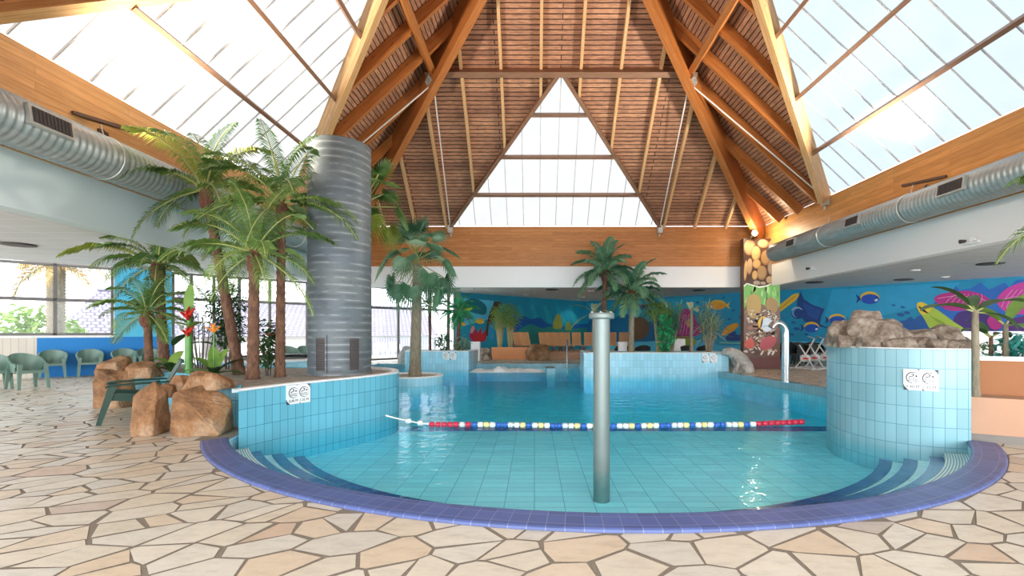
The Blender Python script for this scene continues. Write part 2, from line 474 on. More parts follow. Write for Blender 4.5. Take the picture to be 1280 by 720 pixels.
def mk_rooftile():
    t = NT('grey_violet_roof_tiles')
    br = t.n('ShaderNodeTexBrick'); br.offset = .5
    br.inputs['Scale'].default_value = 1; br.inputs['Brick Width'].default_value = .3; br.inputs['Row Height'].default_value = .34
    br.inputs['Mortar Size'].default_value = .045
    br.inputs['Color1'].default_value = (.22, .205, .25, 1); br.inputs['Color2'].default_value = (.27, .25, .29, 1); br.inputs['Mortar'].default_value = (.11, .10, .14, 1)
    t.l(t.coord('uv'), br.inputs['Vector']); t.pbr(br.outputs[0], .7); return t.mat
M['rooftile'] = mk_rooftile()
M['terrace'] = plain('pale_terrace_slabs', (.62, .60, .56), .7, 0, .06, 1)
M['lawn'] = plain('hedge_green', (.20, .30, .12), .8, 0, .3, 3)
# ================================================================== ROOF
CX, CY, HW, Z0, RISE = .8, 10.24, 8.1, 5.5, 7.63
def face_pt(face, s, t, off=0.0):
    out = HW * (1 - t); z = Z0 + RISE * t
    nl = math.hypot(RISE, HW); no, nz = RISE / nl, HW / nl      # outward normal of the slope
    o = out + no * off; z += nz * off
    if face == 'back': return Vector((CX + s, CY + o, z))
    if face == 'left': return Vector((CX - o, CY + s, z))
    if face == 'near': return Vector((CX + s, CY - o, z))
    if face == 'right': return Vector((CX + o, CY + s, z))
SL = math.hypot(HW, RISE)
def face_normal(face):
    nl = math.hypot(RISE, HW); no, nz = RISE / nl, HW / nl
    return {'back': Vector((0, no, nz)), 'left': Vector((-no, 0, nz)), 'right': Vector((no, 0, nz)), 'near': Vector((0, -no, nz))}[face]
H2 = HW / 2
roofs = {}
XN = {'back': 0, 'left': .12, 'right': 1.35}      # the side skylights reach a little further towards the near hip
for face in ('back', 'left', 'right'):
    rf = empty('ceiling_vault', {'back': 'far slope of the pyramid timber roof, brown boards on slim rafters',
                           'left': 'slope of the pyramid timber roof above the air duct and palms, brown boards on deep rafters',
                           'right': 'slope of the pyramid timber roof above the painted column, dark boards on deep rafters'}[face],
               'roof', face_pt(face, 0, 0))
    rf['kind'] = 'structure'
    roofs[face] = rf
    b = MB()
    def quad(pts, b=b, face=face):
        vs = [face_pt(face, s, t, .02) for s, t in pts]
        uv = [(s, t * SL) for s, t in pts]
        b.add(vs, [tuple(range(len(vs)))], 0, [uv])
    quad([(-HW, 0), (-H2 - XN[face], 0), (0, .5), (-H2, .5)])
    quad([(H2, 0), (HW, 0), (H2, .5), (0, .5)])
    quad([(-H2, .5), (H2, .5), (0, 1)])
    part(b, 'boarding', M['boarding'], rf)
    n = face_normal(face)
    h = .16 if face == 'back' else .30
    w = .085 if face == 'back' else .11
    for k in range(-7, 7):
        s = .6 + 1.2 * k
        if abs(s) > 7.6: continue
        t1 = 1 - abs(s) / HW
        if face != 'back' and s < -H2 + .2 and s > -H2 - XN[face] - .2: continue
        spans = [(0.0 if abs(s) > H2 else (H2 - abs(s)) / HW, min(t1, .5)), (.5, t1)] if t1 > .5 else [(0.0, t1)]
        for t0, te in spans:
            if te - t0 < .03: continue
            rb = MB()
            hh = .14 if face != 'back' and s < 0 and abs(s) < H2 and t0 < .5 else h
            rb.beam(face_pt(face, s, t0, -hh / 2), face_pt(face, s, te, -hh / 2), w, hh, n)
            part(rb, 'rafter', M['rafter'] if face == 'back' else M['hip_wood'], rf)
    pb = MB()
    ph = .34 if face == 'back' else .26
    pb.beam(face_pt(face, -H2, .5, -h - ph / 2 + .12), face_pt(face, H2, .5, -h - ph / 2 + .12), .16, ph, n)
    part(pb, 'purlin', M['brown_beam'] if face == 'back' else M['hip_wood'], rf)
    for sg in (-1, 1):
        eb = MB()
        eh, ew = (.22, .12) if face == 'back' else ((.34, .2) if sg > 0 else (.2, .16))
        eb.beam(face_pt(face, sg * (H2 + .02 + (XN[face] if sg < 0 else 0)), 0, -eh / 2 + .03), face_pt(face, 0, .502, -eh / 2 + .03), ew, eh, n)
        part(eb, 'skylight_trimmer', M['brown_beam'] if face == 'back' else M['edge_wood'], rf)
    # opal skylight
    wi = {'back': 1, 'left': 2, 'right': 3}[face]
    win = empty('window_%d' % wi, {'back': 'small triangular opal skylight in the far roof slope above the wood fascia',
                                    'left': 'large white triangular skylight over the palms, crossed by thin brown purlins',
                                    'right': 'large bluish white triangular skylight over the sea mural side'}[face], 'skylight', face_pt(face, 0, 0))
    win['kind'] = 'structure'
    g = MB()
    tri = [(-H2 - XN[face], 0), (H2, 0), (0, .5)]
    g.add([face_pt(face, s, t, .06) for s, t in tri], [(0, 1, 2)], 0, [[(s, t * SL) for s, t in tri]])
    part(g, 'pane', M['panel_blue'] if face == 'right' else M['panel'], win)
    s = -H2 + .35
    while s < H2 - .1:
        te = (H2 - abs(s)) / HW
        jb = MB(); jb.beam(face_pt(face, s, 0, .035), face_pt(face, s, te, .035), .02, .03, n)
        part(jb, 'glazing_bar', M['joint'], win)
        s += .62
    for t in (.128, .258, .385):
        wd = H2 - HW * t
        cb = MB(); cb.beam(face_pt(face, -wd, t, -.10), face_pt(face, wd, t, -.10), .085, .17, n)
        part(cb, 'purlin', M['brown_beam'], win)
# near slope of the roof, over and behind the camera
rf = empty('ceiling_vault', 'near slope of the pyramid timber roof overhead', 'roof', face_pt('near', 0, 0)); rf['kind'] = 'structure'
b = MB()
for pts in ([(-HW, 0), (-H2, 0), (0, .5), (-H2, .5)], [(H2, 0), (HW, 0), (H2, .5), (0, .5)], [(-H2, .5), (H2, .5), (0, 1)]):
    b.add([face_pt('near', s, t, .02) for s, t in pts], [tuple(range(len(pts)))], 0, [[(s, t * SL) for s, t in pts]])
part(b, 'boarding', M['boarding'], rf)
g = MB(); tri = [(-H2, 0), (H2, 0), (0, .5)]
g.add([face_pt('near', s, t, .06) for s, t in tri], [(0, 1, 2)], 0, [[(s, t * SL) for s, t in tri]])
part(g, 'skylight_pane', M['panel'], rf)
# hip beams
apex = Vector((CX, CY, Z0 + RISE))
for sx, nm in ((-1, 'deep honey glulam hip rafter rising behind the grey column'), (1, 'deep honey glulam hip rafter rising from the painted column')):
    c = Vector((CX + sx * HW, CY + HW, Z0))
    d = (apex - c).normalized()
    side = d.cross(Vector((0, 0, 1))).normalized(); up = side.cross(d)
    hb = empty('trim_%d' % (1 if sx < 0 else 2), nm, 'roof beam', c); hb['kind'] = 'structure'
    b = MB(); b.beam(c - up * .42, apex - up * .42, .22, .82, up)
    part(b, 'glulam', M['hip_wood'], hb)
    mid = c + (apex - c) * .5
    for q in (0, 1):
        bb = MB()
        p = mid - up * .55 + side * (.14 if q else -.14)
        bb.beam(p - d * .13, p + d * .13, .05, .22, up)
        for k in (-1, 1): bb.tube([p + d * .08 * k, p + d * .08 * k + side * (.06 if q else -.06)], .02, 8)
        part(bb, 'bracket', M['steel'], hb)
    # tie rods
    foot1 = Vector((CX + sx * H2, CY + HW - .1, Z0 - .05)); foot2 = Vector((CX + sx * (HW - .1), CY + H2, Z0 - .05))
    top = mid - up * .62
    for ft in (foot1, foot2):
        rb = MB(); rb.tube([top, ft], .022, 8); part(rb, 'tie_rod', M['rod'], hb)
        fb = MB(); fb.box(ft - Vector((.09, .09, .22)), ft + Vector((.09, .09, .06))); fb.tube([ft - Vector((0, 0, .2)), ft - Vector((.05 * sx, .05, .38))], .03, 8)
        part(fb, 'rod_anchor', M['steel'], hb)
# ring beams + fascias
XL, XR, YB, YN = CX - HW, CX + HW, CY + HW, 2.1
for nm, lo, hi, lab in (('trim_3', (XL - .22, YN, 3.95), (XL, YB + .22, Z0), 'honey glulam ring beam above the air duct on the palm side'),
                        ('trim_4', (XR, YN, 3.95), (XR + .22, YB + .22, Z0), 'honey glulam ring beam above the air duct on the mural side'),
                        ('trim_5', (XL, YB, 3.95), (XR, YB + .22, Z0), 'long honey glulam fascia beam under the far skylight')):
    b = MB(); b.box(lo, hi); single(b, nm, M[{'trim_5': 'glulam_orange', 'trim_3': 'glulam_lit'}.get(nm, 'glulam')], lab, 'beam', kind='structure')
for nm, lo, hi, mt, lab in (('trim_6', (XL - .30, YN, 3.14), (XL - .02, YB + .30, 3.95), 'fascia_left', 'pale aqua plaster fascia under the duct on the palm side'),
                            ('trim_7', (XR + .02, YN, 3.14), (XR + .30, YB + .30, 3.95), 'white', 'white plaster fascia under the duct on the mural side'),
                            ('trim_8', (XL - .02, YB + .02, 3.14), (XR + .02, YB + .30, 3.95), 'white', 'white plaster fascia below the far wood beam')):
    b = MB(); b.box(lo, hi); single(b, nm, M[mt], lab, 'fascia', kind='structure')
b = MB(); b.box((XL - .22, YN - .22, 3.14), (XR + .22, YN, Z0)); single(b, 'trim_9', M['glulam'], 'honey glulam ring beam overhead at the near side', 'beam', kind='structure')
# low surrounding ceiling
CZ = 3.55
b = MB()
b.poly([(x, y, CZ) for x, y in [(-20.9, -3), (-20.9, 8.7), (3.7, 33.3), (24, 13), (24, -3), (XR + .28, -3), (XR + .28, YB + .28), (XL - .28, YB + .28), (XL - .28, -3)]])
b.box((XL - .28, -3, CZ), (XR + .28, 1.9, CZ + .02))
single(b, 'ceiling', M['ceiling'], 'low white panelled ceiling around the pool', 'ceiling', kind='structure')
# ================================================================== WALLS AND GLAZING
def LW(px):            # plan point on the glazed wall (y = x + 29.6)
    t = (px - VX) / F; y = 29.6 / (1 - t); return Vector((t * y, y, 0))
def RW(px):            # plan point on the mural wall (x + y = 37)
    t = (px - VX) / F; y = 37.0 / (1 + t); return Vector((t * y, y, 0))
LD = Vector((1, 1, 0)).normalized(); LN = Vector((1, -1, 0)).normalized()     # along, into the room
RD = Vector((1, -1, 0)).normalized(); RN = Vector((-1, -1, 0)).normalized()
def wallbox(b, a, c, z0, z1, th, nrm, m=0):
    mid = (a + c) / 2 - nrm * (th / 2)
    d = (c - a)
    p0 = a - nrm * (th / 2); p1 = c - nrm * (th / 2)
    b.beam((p0.x, p0.y, (z0 + z1) / 2), (p1.x, p1.y, (z0 + z1) / 2), th, z1 - z0, (0, 0, 1), m)
LEND = Vector((-21.0, 8.6, 0)); CORNER = Vector((3.7, 33.3, 0)); REND = Vector((24.2, 12.8, 0))
b = MB()
wallbox(b, LEND, LW(46), 0, 1.24, .2, LN, 1)
wallbox(b, LW(46), LW(215), 0, 1.24, .2, LN, 0)
wallbox(b, LW(143), LW(215), 1.24, CZ, .2, LN, 2)
wallbox(b, LW(386), LW(400), 0, CZ, .2, LN, 2)
wallbox(b, LW(570), CORNER, 0, CZ, .2, LN, 2)
single(b, 'wall_left', [M['blue_wall'], M['cream'], M['sky_wall']], 'blue painted glazed side wall of the hall', 'wall', kind='structure')
b = MB()
wallbox(b, CORNER, REND, 0, CZ, .2, RN, 0)
single(b, 'wall_right', [M['sky_wall']], 'blue mural wall at the far side of the pool', 'wall', kind='structure')
def glazing(name, lab, cat, a, c, z0, z1, mull, trans, fw=.09, white=True):
    w = empty(name, lab, cat, ((a + c) / 2)); w['kind'] = 'structure'
    w.location.z = z0
    L = (c - a).length; d = (c - a).normalized()
    nr = LN
    def bar(p, q, wd, dp):
        m = MB(); m.beam(p, q, wd, dp, nr if abs((q - p).normalized().z) > .9 else (0, 0, 1)); return m
    base = a - nr * .1
    for z in (z0 + fw / 2, z1 - fw / 2):
        part(bar(base + Vector((0, 0, z)), base + d * L + Vector((0, 0, z)), .12, fw), 'frame_rail', M['frame_alu'], w)
    for z in trans:
        part(bar(base + Vector((0, 0, z)), base + d * L + Vector((0, 0, z)), .12, .10), 'transom', M['frame_alu'], w)
    for u in [0.04] + mull + [L - .04]:
        p = base + d * u
        part(bar(p + Vector((0, 0, z0)), p + Vector((0, 0, z1)), .09, .12), 'mullion', M['frame_alu'], w)
    g = MB()
    p, q = base, base + d * L
    g.add([(p.x, p.y, z0), (q.x, q.y, z0), (q.x, q.y, z1), (p.x, p.y, z1)], [(0, 1, 2, 3)])
    part(g, 'pane', M['glass'], w)
    return w
def pxu(a, px): return (LW(px) - a).length
a = LEND
w4 = glazing('window_4', 'wide grey framed window above the row of tub chairs', 'window', LEND, LW(143), 1.28, CZ, [pxu(LEND, 69), pxu(LEND, -6), pxu(LEND, -90), pxu(LEND, -180)], [2.41])
sb = MB(); p0, p1 = LEND + LN * .01, LW(143) + LN * .01
wallbox(sb, p0, p1, 1.22, 1.29, .05, LN)
wallbox(sb, LW(142), LW(144), 1.22, CZ, .04, LN)
part(sb, 'white_sill', M['frame_white'], w4)
a = LW(215); L = (LW(386) - a).length
glazing('window_5', 'glazed terrace front behind the tall palms', 'glazed wall', a, LW(386), .06, CZ, [pxu(a, px) for px in (240, 268, 300, 338)], [2.59])
a = LW(400)
glazing('door_1', 'glazed terrace doors between the grey column and the tiled palm planter', 'glazed doors', a, LW(570), .06, CZ, [pxu(a, px) for px in (430, 464, 499, 539)], [2.55])
# ================================================================== COLUMNS
b = MB()
cb = Vector((-3.75, 9.1, .6))
b.lathe(cb, [(.585, 0), (.585, .05), (.57, .08)] + [(.57 + (.006 if k % 2 else -.004), .1 + k * .1) for k in range(43)] + [(.57, 4.34), (.56, 4.37), (.50, 4.37)], 56)
col = empty('ventilation_column', 'tall round grey ribbed column among the palms', 'column', cb)
part(b, 'shaft', M['column'], col)
for ang, hh in ((R(-101), 1.02), (R(-43), 1.0)):
    # curved recess grille set on the shaft
    w = .17
    fr = MB(); gr = MB()
    def cp(a_, z, r): return cb + Vector((r * math.cos(a_), r * math.sin(a_), z))
    for (a0, a1, z0, z1) in ((-w * 1.15, w * 1.15, .04, .10), (-w * 1.15, w * 1.15, hh * .68, hh * .68 + .05), (-w * 1.15, -w * .9, .04, hh * .7), (w * .9, w * 1.15, .04, hh * .7)):
        fr.grid(lambda u, v: cp(ang + a0 + (a1 - a0) * u, z0 + (z1 - z0) * v, .60), 6, 1)
    gr.grid(lambda u, v: cp(ang - w * .95 + 1.9 * w * u, .07 + (hh * .68 - .07) * v, .590), 8, 1)
    for k in range(14):
        z = .09 + k * (hh * .66 - .09) / 14
        gr.grid(lambda u, v: cp(ang - w * .9 + 1.8 * w * u, z + .018 * v, .592 + .012 * v), 6, 1)
    g = part(gr, 'air_grille', M['grille'], col, 'dark vent grille')
    part(fr, 'grille_frame', M['column'], g)
# painted column in the corner
pc = Vector((8.56, 18.1, 0))
pcol = empty('painted_column', 'square corner column painted with boulders, seaweed and reef fish', 'column', pc)
b = MB(); b.box((7.88, 17.75, .0), (9.24, 18.05, 4.92)); part(b, 'shaft', plain('reef_brown_paint', (.17, .085, .06), .5, 0, .35, 9), pcol)
# ================================================================== DUCTS
def duct(x, lab, zc, r, y0, y1, vents, sgn):
    d = empty('air_duct', lab, 'air duct', (x, y0, zc))
    b = MB(); n = int((y1 - y0) / .105) * 4
    pts = []; rad = []
    for i in range(n + 1):
        pts.append((x, y0 + (y1 - y0) * i / n, zc)); rad.append(r + (.024 if i % 4 == 0 else (-.003 if i % 4 == 2 else 0.0)))
    b.tube(pts, rad, 40, 0, True); part(b, 'spiral_tube', M['duct'], d)
    for yv, L, hgt in vents:
        ang = R(8)
        c = Vector((x + sgn * (r + .03) * math.cos(ang), yv, zc + (r + .03) * math.sin(ang)))
        up = Vector((-sgn * math.sin(ang), 0, math.cos(ang)))
        f = MB(); f.beam(c - Vector((0, L / 2 + .04, 0)), c + Vector((0, L / 2 + .04, 0)), .07, hgt + .07, up)
        fo = part(f, 'vent_frame', M['steel'], d)
        g = MB()
        c2 = c + Vector((sgn * .025, 0, 0))
        g.beam(c2 - Vector((0, L / 2, 0)), c2 + Vector((0, L / 2, 0)), .04, hgt, up)
        for k in range(int(L / .05)):
            p = c2 + Vector((sgn * .022, -L / 2 + .025 + k * .05, 0))
            g.beam(p - up * hgt * .48, p + up * hgt * .48, .02, .012, (0, 1, 0))
        part(g, 'vent_grille', M['grille'], fo)
    for yy in [y0 + 2.2 + 3 * k for k in range(int((y1 - y0 - 2) / 3))]:
        s = MB(); s.tube([(x, yy, zc + r + .01), (x - sgn * .05, yy, zc + r + .22)], .012, 6)
        s.tube([(x + (r + .018) * math.cos(q * PI / 12), yy, zc + (r + .018) * math.sin(q * PI / 12)) for q in range(25)], .02, 6)
        part(s, 'hanger', M['steel'], d)
    return d
duct(-6.93, 'ribbed round metal air duct running along the palm side', 4.2, .32, 2.4, 17.2, [(6.42, .52, .2)], 1)
duct(8.45, 'ribbed round metal air duct running along the mural side', 4.18, .30, 2.4, 16.55, [(9.2, .54, .2), (12.05, .45, .19), (14.95, .42, .19)], -1)
# ================================================================== POOL AND FLOOR
PC = Vector((.8, 9.3)); RI, RO = 5.74, 6.02
WZ = -.15
A0 = math.atan2(6.10 - PC.y, -3.98 - PC.x); A1 = math.atan2(6.0 - PC.y, 5.45 - PC.x)   # left end, right end of the rim arc
if A0 > 0: A0 -= 2 * PI
def arc(r, n=64, a0=None, a1=None):
    a0 = A0 if a0 is None else a0; a1 = A1 if a1 is None else a1
    return [(PC.x + r * math.cos(a0 + (a1 - a0) * i / n), PC.y + r * math.sin(a0 + (a1 - a0) * i / n)) for i in range(n + 1)]
SHELL = arc(RI) + [(6.6, 6.6), (7.3, 8.3), (7.15, 11.5), (6.62, 15.9), (6.4, 18.2), (1.95, 18.2), (1.95, 20.6), (-6.9, 20.6), (-6.9, 13.2), (-4.9, 9.9), (-4.3, 8.0)]
def clip(poly, f):
    out = []
    for i in range(len(poly)):
        p, q = Vector(poly[i]), Vector(poly[(i + 1) % len(poly)])
        fp, fq = f(p), f(q)
        if fp >= 0: out.append(tuple(p))
        if fp * fq < 0: out.append(tuple(p + (q - p) * (fp / (fp - fq))))
    return out
b = MB()
b.holed([(-21.2, -3, 0), (24.3, -3, 0), (24.3, 12.9, 0), (3.7, 33.4, 0), (-21.2, 8.5, 0)], [(x, y, 0) for x, y in SHELL])
# individual flagstones of the paving: irregular straight-sided cells with wedge-shaped joints
def flagstones(b):
    rng = random.Random(77)
    AN = R(24); SXY = (1.0, 1.42)
    def fwd(x, y): return ((x * math.cos(AN) + y * math.sin(AN)) * SXY[0], (-x * math.sin(AN) + y * math.cos(AN)) * SXY[1])
    def inv(u, v):
        u /= SXY[0]; v /= SXY[1]; return (u * math.cos(AN) - v * math.sin(AN), u * math.sin(AN) + v * math.cos(AN))
    CS = .41; cells = {}; pts = []
    for i in range(-95, 95):
        for j in range(-95, 115):
            u, v = i * CS, j * CS
            x, y = inv(u, v)
            if not (-20.5 < x < 23.5 and -2.6 < y < 32): continue
            if y > 29.4 + x or x + y > 36.8: continue
            for q in range(2 if rng.random() < .22 else 1):
                p = (u + rng.uniform(-.5, .5) * CS, v + rng.uniform(-.5, .5) * CS); cells.setdefault((i, j), []).append(p); pts.append((p, i, j))
    shell = [Vector(p) for p in SHELL]
    def inside(p):
        r = False; n = len(shell)
        for k in range(n):
            a_, c_ = shell[k], shell[k - 1]
            if (a_.y > p[1]) != (c_.y > p[1]) and p[0] < (c_.x - a_.x) * (p[1] - a_.y) / (c_.y - a_.y) + a_.x: r = not r
        return r
    for p, i, j in pts:
        poly = [(p[0] - 1, p[1] - 1), (p[0] + 1, p[1] - 1), (p[0] + 1, p[1] + 1), (p[0] - 1, p[1] + 1)]
        nb = []
        for di in range(-2, 3):
            for dj in range(-2, 3): nb += [q for q in cells.get((i + di, j + dj), []) if q is not p]
        nb.sort(key=lambda q: (q[0] - p[0]) ** 2 + (q[1] - p[1]) ** 2)
        for q in nb[:16]:
            dx, dy = q[0] - p[0], q[1] - p[1]; d = math.hypot(dx, dy)
            if d < 1e-4: continue
            g = rng.uniform(.007, .020); w = rng.uniform(-.06, .06)
            nx, ny = dx / d + w * dy / d, dy / d - w * dx / d
            mx, my = p[0] + dx / d * (d / 2 - g), p[1] + dy / d * (d / 2 - g)
            poly = clip(poly, lambda z: (mx - z[0]) * nx + (my - z[1]) * ny)
            if len(poly) < 3: break
        if len(poly) < 3: continue
        W = [inv(*z) for z in poly]
        cx_, cy_ = sum(z[0] for z in W) / len(W), sum(z[1] for z in W) / len(W)
        dv = Vector((cx_ - PC.x, cy_ - PC.y))
        if dv.length < 7.6 and cy_ < 6.4 and -5.2 < cx_ < 6.9:
            n_ = dv.normalized(); e_ = PC + n_ * 6.03
            W = clip(W, lambda z: (z[0] - e_.x) * n_.x + (z[1] - e_.y) * n_.y)
            if len(W) < 3: continue
        elif any(inside(z) for z in W): continue
        W = [z for k, z in enumerate(W) if math.hypot(z[0] - W[k - 1][0], z[1] - W[k - 1][1]) > .012]
        if len(W) < 3: continue
        ar = abs(sum(W[k - 1][0] * W[k][1] - W[k][0] * W[k - 1][1] for k in range(len(W)))) / 2
        if ar < .006: continue
        r_ = rng.random(); n = len(W)
        cc = Vector((cx_, cy_))
        top = [(*(Vector(z) + (cc - Vector(z)).normalized() * .001), .003) for z in W]
        bot = [(*z, .0) for z in W]
        b.add(top, [tuple(range(n))], 1, [[(r_, .5)] * n])
flagstones(b)
single(b, 'floor', [M['grout'], M['paving']], 'cream crazy paving of irregular flagstones around the pool', 'floor', kind='structure')
og = MB(); og.poly([(-60, 0, -.02), (-21.3, 8.3, -.02), (3.5, 33.4, -.02), (20, 60, -.02), (-60, 60, -.02)])
single(og, 'ground', M['terrace'], 'pale paved terrace outside the glazing', 'terrace', kind='structure')
# basin: shell of the pool
pool = empty('swimming_pool', 'blue tiled swimming pool with curved stepped front edge', 'swimming pool', (PC.x, 3.3, 0)); pool['kind'] = 'structure'
YS = 9.45; ZSH, ZDP = -.50, -.75
b = MB()
b.poly([(x, y, ZSH) for x, y in clip(SHELL, lambda p: YS - p[1])], 0)
b.poly([(x, y, ZDP) for x, y in clip(SHELL, lambda p: p[1] - YS)], 1)
b.add([(-6, YS, ZSH), (8, YS, ZSH), (8, YS, ZDP), (-6, YS, ZDP)], [(0, 1, 2, 3)], 0, [[(0, 0), (14, 0), (14, .6), (0, .6)]])
part(b, 'pool_floor', [M['tile_pool'], M['tile_deep']], pool)
b = MB(); L = 0
for i in range(len(SHELL)):
    p, q = Vector(SHELL[i]), Vector(SHELL[(i + 1) % len(SHELL)]); d = (q - p).length
    b.add([(p.x, p.y, ZDP - .02), (q.x, q.y, ZDP - .02), (q.x, q.y, 0), (p.x, p.y, 0)], [(0, 1, 2, 3)], 0, [[(L, -1), (L + d, -1), (L + d, .05), (L, .05)]]); L += d
part(b, 'pool_side', M['tile_basin'], pool)
b = MB(); b.beam((-5.0, YS - .2, ZSH + .004), (7.2, YS - .2, ZSH + .004), .40, .012); part(b, 'floor_line', M['navy'], pool, 'dark blue line')
def ring(b, r0, r1, z, m=0, n=72, h=None):
    """flat ring tread; h adds a vertical riser at r0 (inner edge)"""
    L = 0
    p0, p1 = arc(r0, n), arc(r1, n)
    for i in range(n):
        d = (Vector(p1[i + 1]) - Vector(p1[i])).length
        b.add([(*p0[i], z), (*p0[i + 1], z), (*p1[i + 1], z), (*p1[i], z)], [(3, 2, 1, 0)], m, [[(L, r1 - r0), (L + d, r1 - r0), (L + d, 0), (L, 0)]])
        if h: b.add([(*p0[i], z), (*p0[i + 1], z), (*p0[i + 1], z - h), (*p0[i], z - h)], [(0, 1, 2, 3)], m, [[(L, 0), (L + d, 0), (L + d, h), (L, h)]])
        L += d
b = MB(); ring(b, 5.50, RI, -.135, 0, 72, .05)
part(b, 'overflow_gutter', M['gutter'], pool, 'ribbed white and teal gutter')
for r, z, ro, zd in ((5.36, -.19, 5.5, .07), (5.10, -.26, 5.36, .07), (4.84, -.33, 5.10, .17)):
    b = MB(); ring(b, r + .14, ro, z, 0)
    p0 = arc(r, 72)
    for i in range(72): b.add([(*p0[i], z - .03), (*p0[i + 1], z - .03), (*p0[i + 1], z - zd), (*p0[i], z - zd)], [(0, 1, 2, 3)], 0, [[(i * .12, 0), (i * .12 + .12, 0), (i * .12 + .12, zd), (i * .12, zd)]])
    st = part(b, 'step', M['tile_step'], pool)
    b = MB(); ring(b, r, r + .145, z, 0, 72, .03)
    part(b, 'nosing', M['navy'], st, 'dark blue nosing')
b = MB()
prof = [(RI, -.02), (RI - .012, .015), (RI - .005, .033), (RI + .02, .038), (RO - .015, .030), (RO, .022), (RO + .004, .002)]
rings = [arc(r, 96) for r, z in prof]
for k in range(len(prof) - 1):
    L = 0; v0 = sum(math.hypot(prof[j + 1][0] - prof[j][0], prof[j + 1][1] - prof[j][1]) for j in range(k)); v1 = v0 + math.hypot(prof[k + 1][0] - prof[k][0], prof[k + 1][1] - prof[k][1])
    for i in range(96):
        d = (Vector(rings[0][i + 1]) - Vector(rings[0][i])).length
        b.add([(*rings[k][i], prof[k][1]), (*rings[k][i + 1], prof[k][1]), (*rings[k + 1][i + 1], prof[k + 1][1]), (*rings[k + 1][i], prof[k + 1][1])], [(3, 2, 1, 0)], 0,
              [[(L, v1), (L + d, v1), (L + d, v0), (L, v0)]]); L += d
for q in (0, 96):
    pts = [(*rings[k][q], prof[k][1]) for k in range(len(prof))]
    b.add(pts, [tuple(range(len(pts)))])
part(b, 'coping', M['coping'], pool, 'violet blue coping')
# pale tile kerb round the far pool edges
b = MB()
edge = SHELL[65:]
for p, q in ((0, 1), (1, 2), (2, 3), (3, 4), (6, 7), (7, 8)):
    P0, P1 = Vector((*edge[p], -.07)), Vector((*edge[q], -.07))
    b.beam(P0, P1, .30, .2)
part(b, 'edge_kerb', M['tile_right'], pool)
# water body
n = len(SHELL); wpts = []
for i in range(n):
    p, a_, c_ = Vector(SHELL[i]), Vector(SHELL[i - 1]), Vector(SHELL[(i + 1) % n])
    t = (c_ - a_).normalized(); wpts.append(p + Vector((t.y, -t.x)) * .03)
b = MB()
b.prism([(p.x, p.y) for p in wpts], ZDP - .06, WZ, 0, 0, True)
wat = single(b, 'water', M['water'], 'clear rippled turquoise pool water', 'water', kind='structure', loc=(PC.x, PC.y, WZ))
# ---------------------------------------------------------------- planters
def spline(pts, n=8):
    out = []
    P_ = [Vector(p) for p in pts]
    for i in range(len(P_) - 1):
        p0, p1, p2, p3 = P_[max(i - 1, 0)], P_[i], P_[i + 1], P_[min(i + 2, len(P_) - 1)]
        for k in range(n):
            t = k / n
            out.append(.5 * ((2 * p1) + (p2 - p0) * t + (2 * p0 - 5 * p1 + 4 * p2 - p3) * t * t + (3 * p1 - p0 - 3 * p2 + p3) * t ** 3))
    out.append(P_[-1]); return [(p.x, p.y) for p in out]
def planter(name, lab, cat, line, back, z0, z1, mt, soil='sand', rim=.13, rimz=.025):
    """line: visible tiled face (open polyline, soil to its right when walking); back closes the bed"""
    pl = empty(name, lab, cat, (line[0][0], line[0][1], 0))
    b = MB(); L = 0; n = len(line)
    for i in range(n - 1):
        p, q = Vector(line[i]), Vector(line[i + 1]); d = (q - p).length
        b.add([(p.x, p.y, z0), (q.x, q.y, z0), (q.x, q.y, z1), (p.x, p.y, z1)], [(0, 1, 2, 3)], 0, [[(L, z0 - z1), (L + d, z0 - z1), (L + d, 0), (L, 0)]]); L += d
    bk = [line[-1]] + list(back) + [line[0]]
    for i in range(len(bk) - 1):
        p, q = Vector(bk[i]), Vector(bk[i + 1]); d = (q - p).length
        b.add([(p.x, p.y, z0 if z0 < -.1 else 0), (q.x, q.y, z0 if z0 < -.1 else 0), (q.x, q.y, z1), (p.x, p.y, z1)], [(0, 1, 2, 3)], 0, [[(0, 0), (d, 0), (d, z1), (0, z1)]])
    part(b, 'tiled_wall', M[mt], pl)
    # rim
    r = MB()
    allp = list(line)
    inner = []
    for i in range(n):
        a_, c_ = Vector(line[max(i - 1, 0)]), Vector(line[min(i + 1, n - 1)])
        t = (c_ - a_).normalized(); inner.append(Vector(line[i]) + Vector((-t.y, t.x)) * rim)
    for i in range(n - 1):
        p, q = Vector(line[i]), Vector(line[i + 1]); pi, qi = inner[i], inner[i + 1]
        o = Vector((0, 0)); zt = z1 + rimz
        r.add([(p.x, p.y, z1 - .01), (q.x, q.y, z1 - .01), (q.x, q.y, zt), (p.x, p.y, zt), (qi.x, qi.y, zt), (pi.x, pi.y, zt), (qi.x, qi.y, z1 - .03), (pi.x, pi.y, z1 - .03)],
              [(0, 1, 2, 3), (3, 2, 4, 5), (5, 4, 6, 7)])
    part(r, 'rim', M['frame_white'], pl)
    s = MB(); s.poly([(p[0], p[1], z1 - .02) for p in list(line) + list(back)])
    part(s, 'soil', M[soil], pl)
    return pl
left_line = spline([(-3.90, 6.22), (-3.57, 6.99), (-3.1, 7.75), (-2.72, 8.5), (-2.62, 9.1), (-2.95, 9.85), (-3.7, 10.35), (-4.6, 10.4)])
planter('palm_planter', 'long curved blue tiled planter bed with the grey column and palms', 'planter', left_line, [(-6.2, 10.6), (-8.8, 11.6), (-9.2, 10.5), (-8.3, 9.4), (-7.2, 9.2), (-6.2, 8.7), (-5.5, 7.8), (-4.9, 7.15), (-4.3, 6.95)], -.6, .62, 'tile_left')
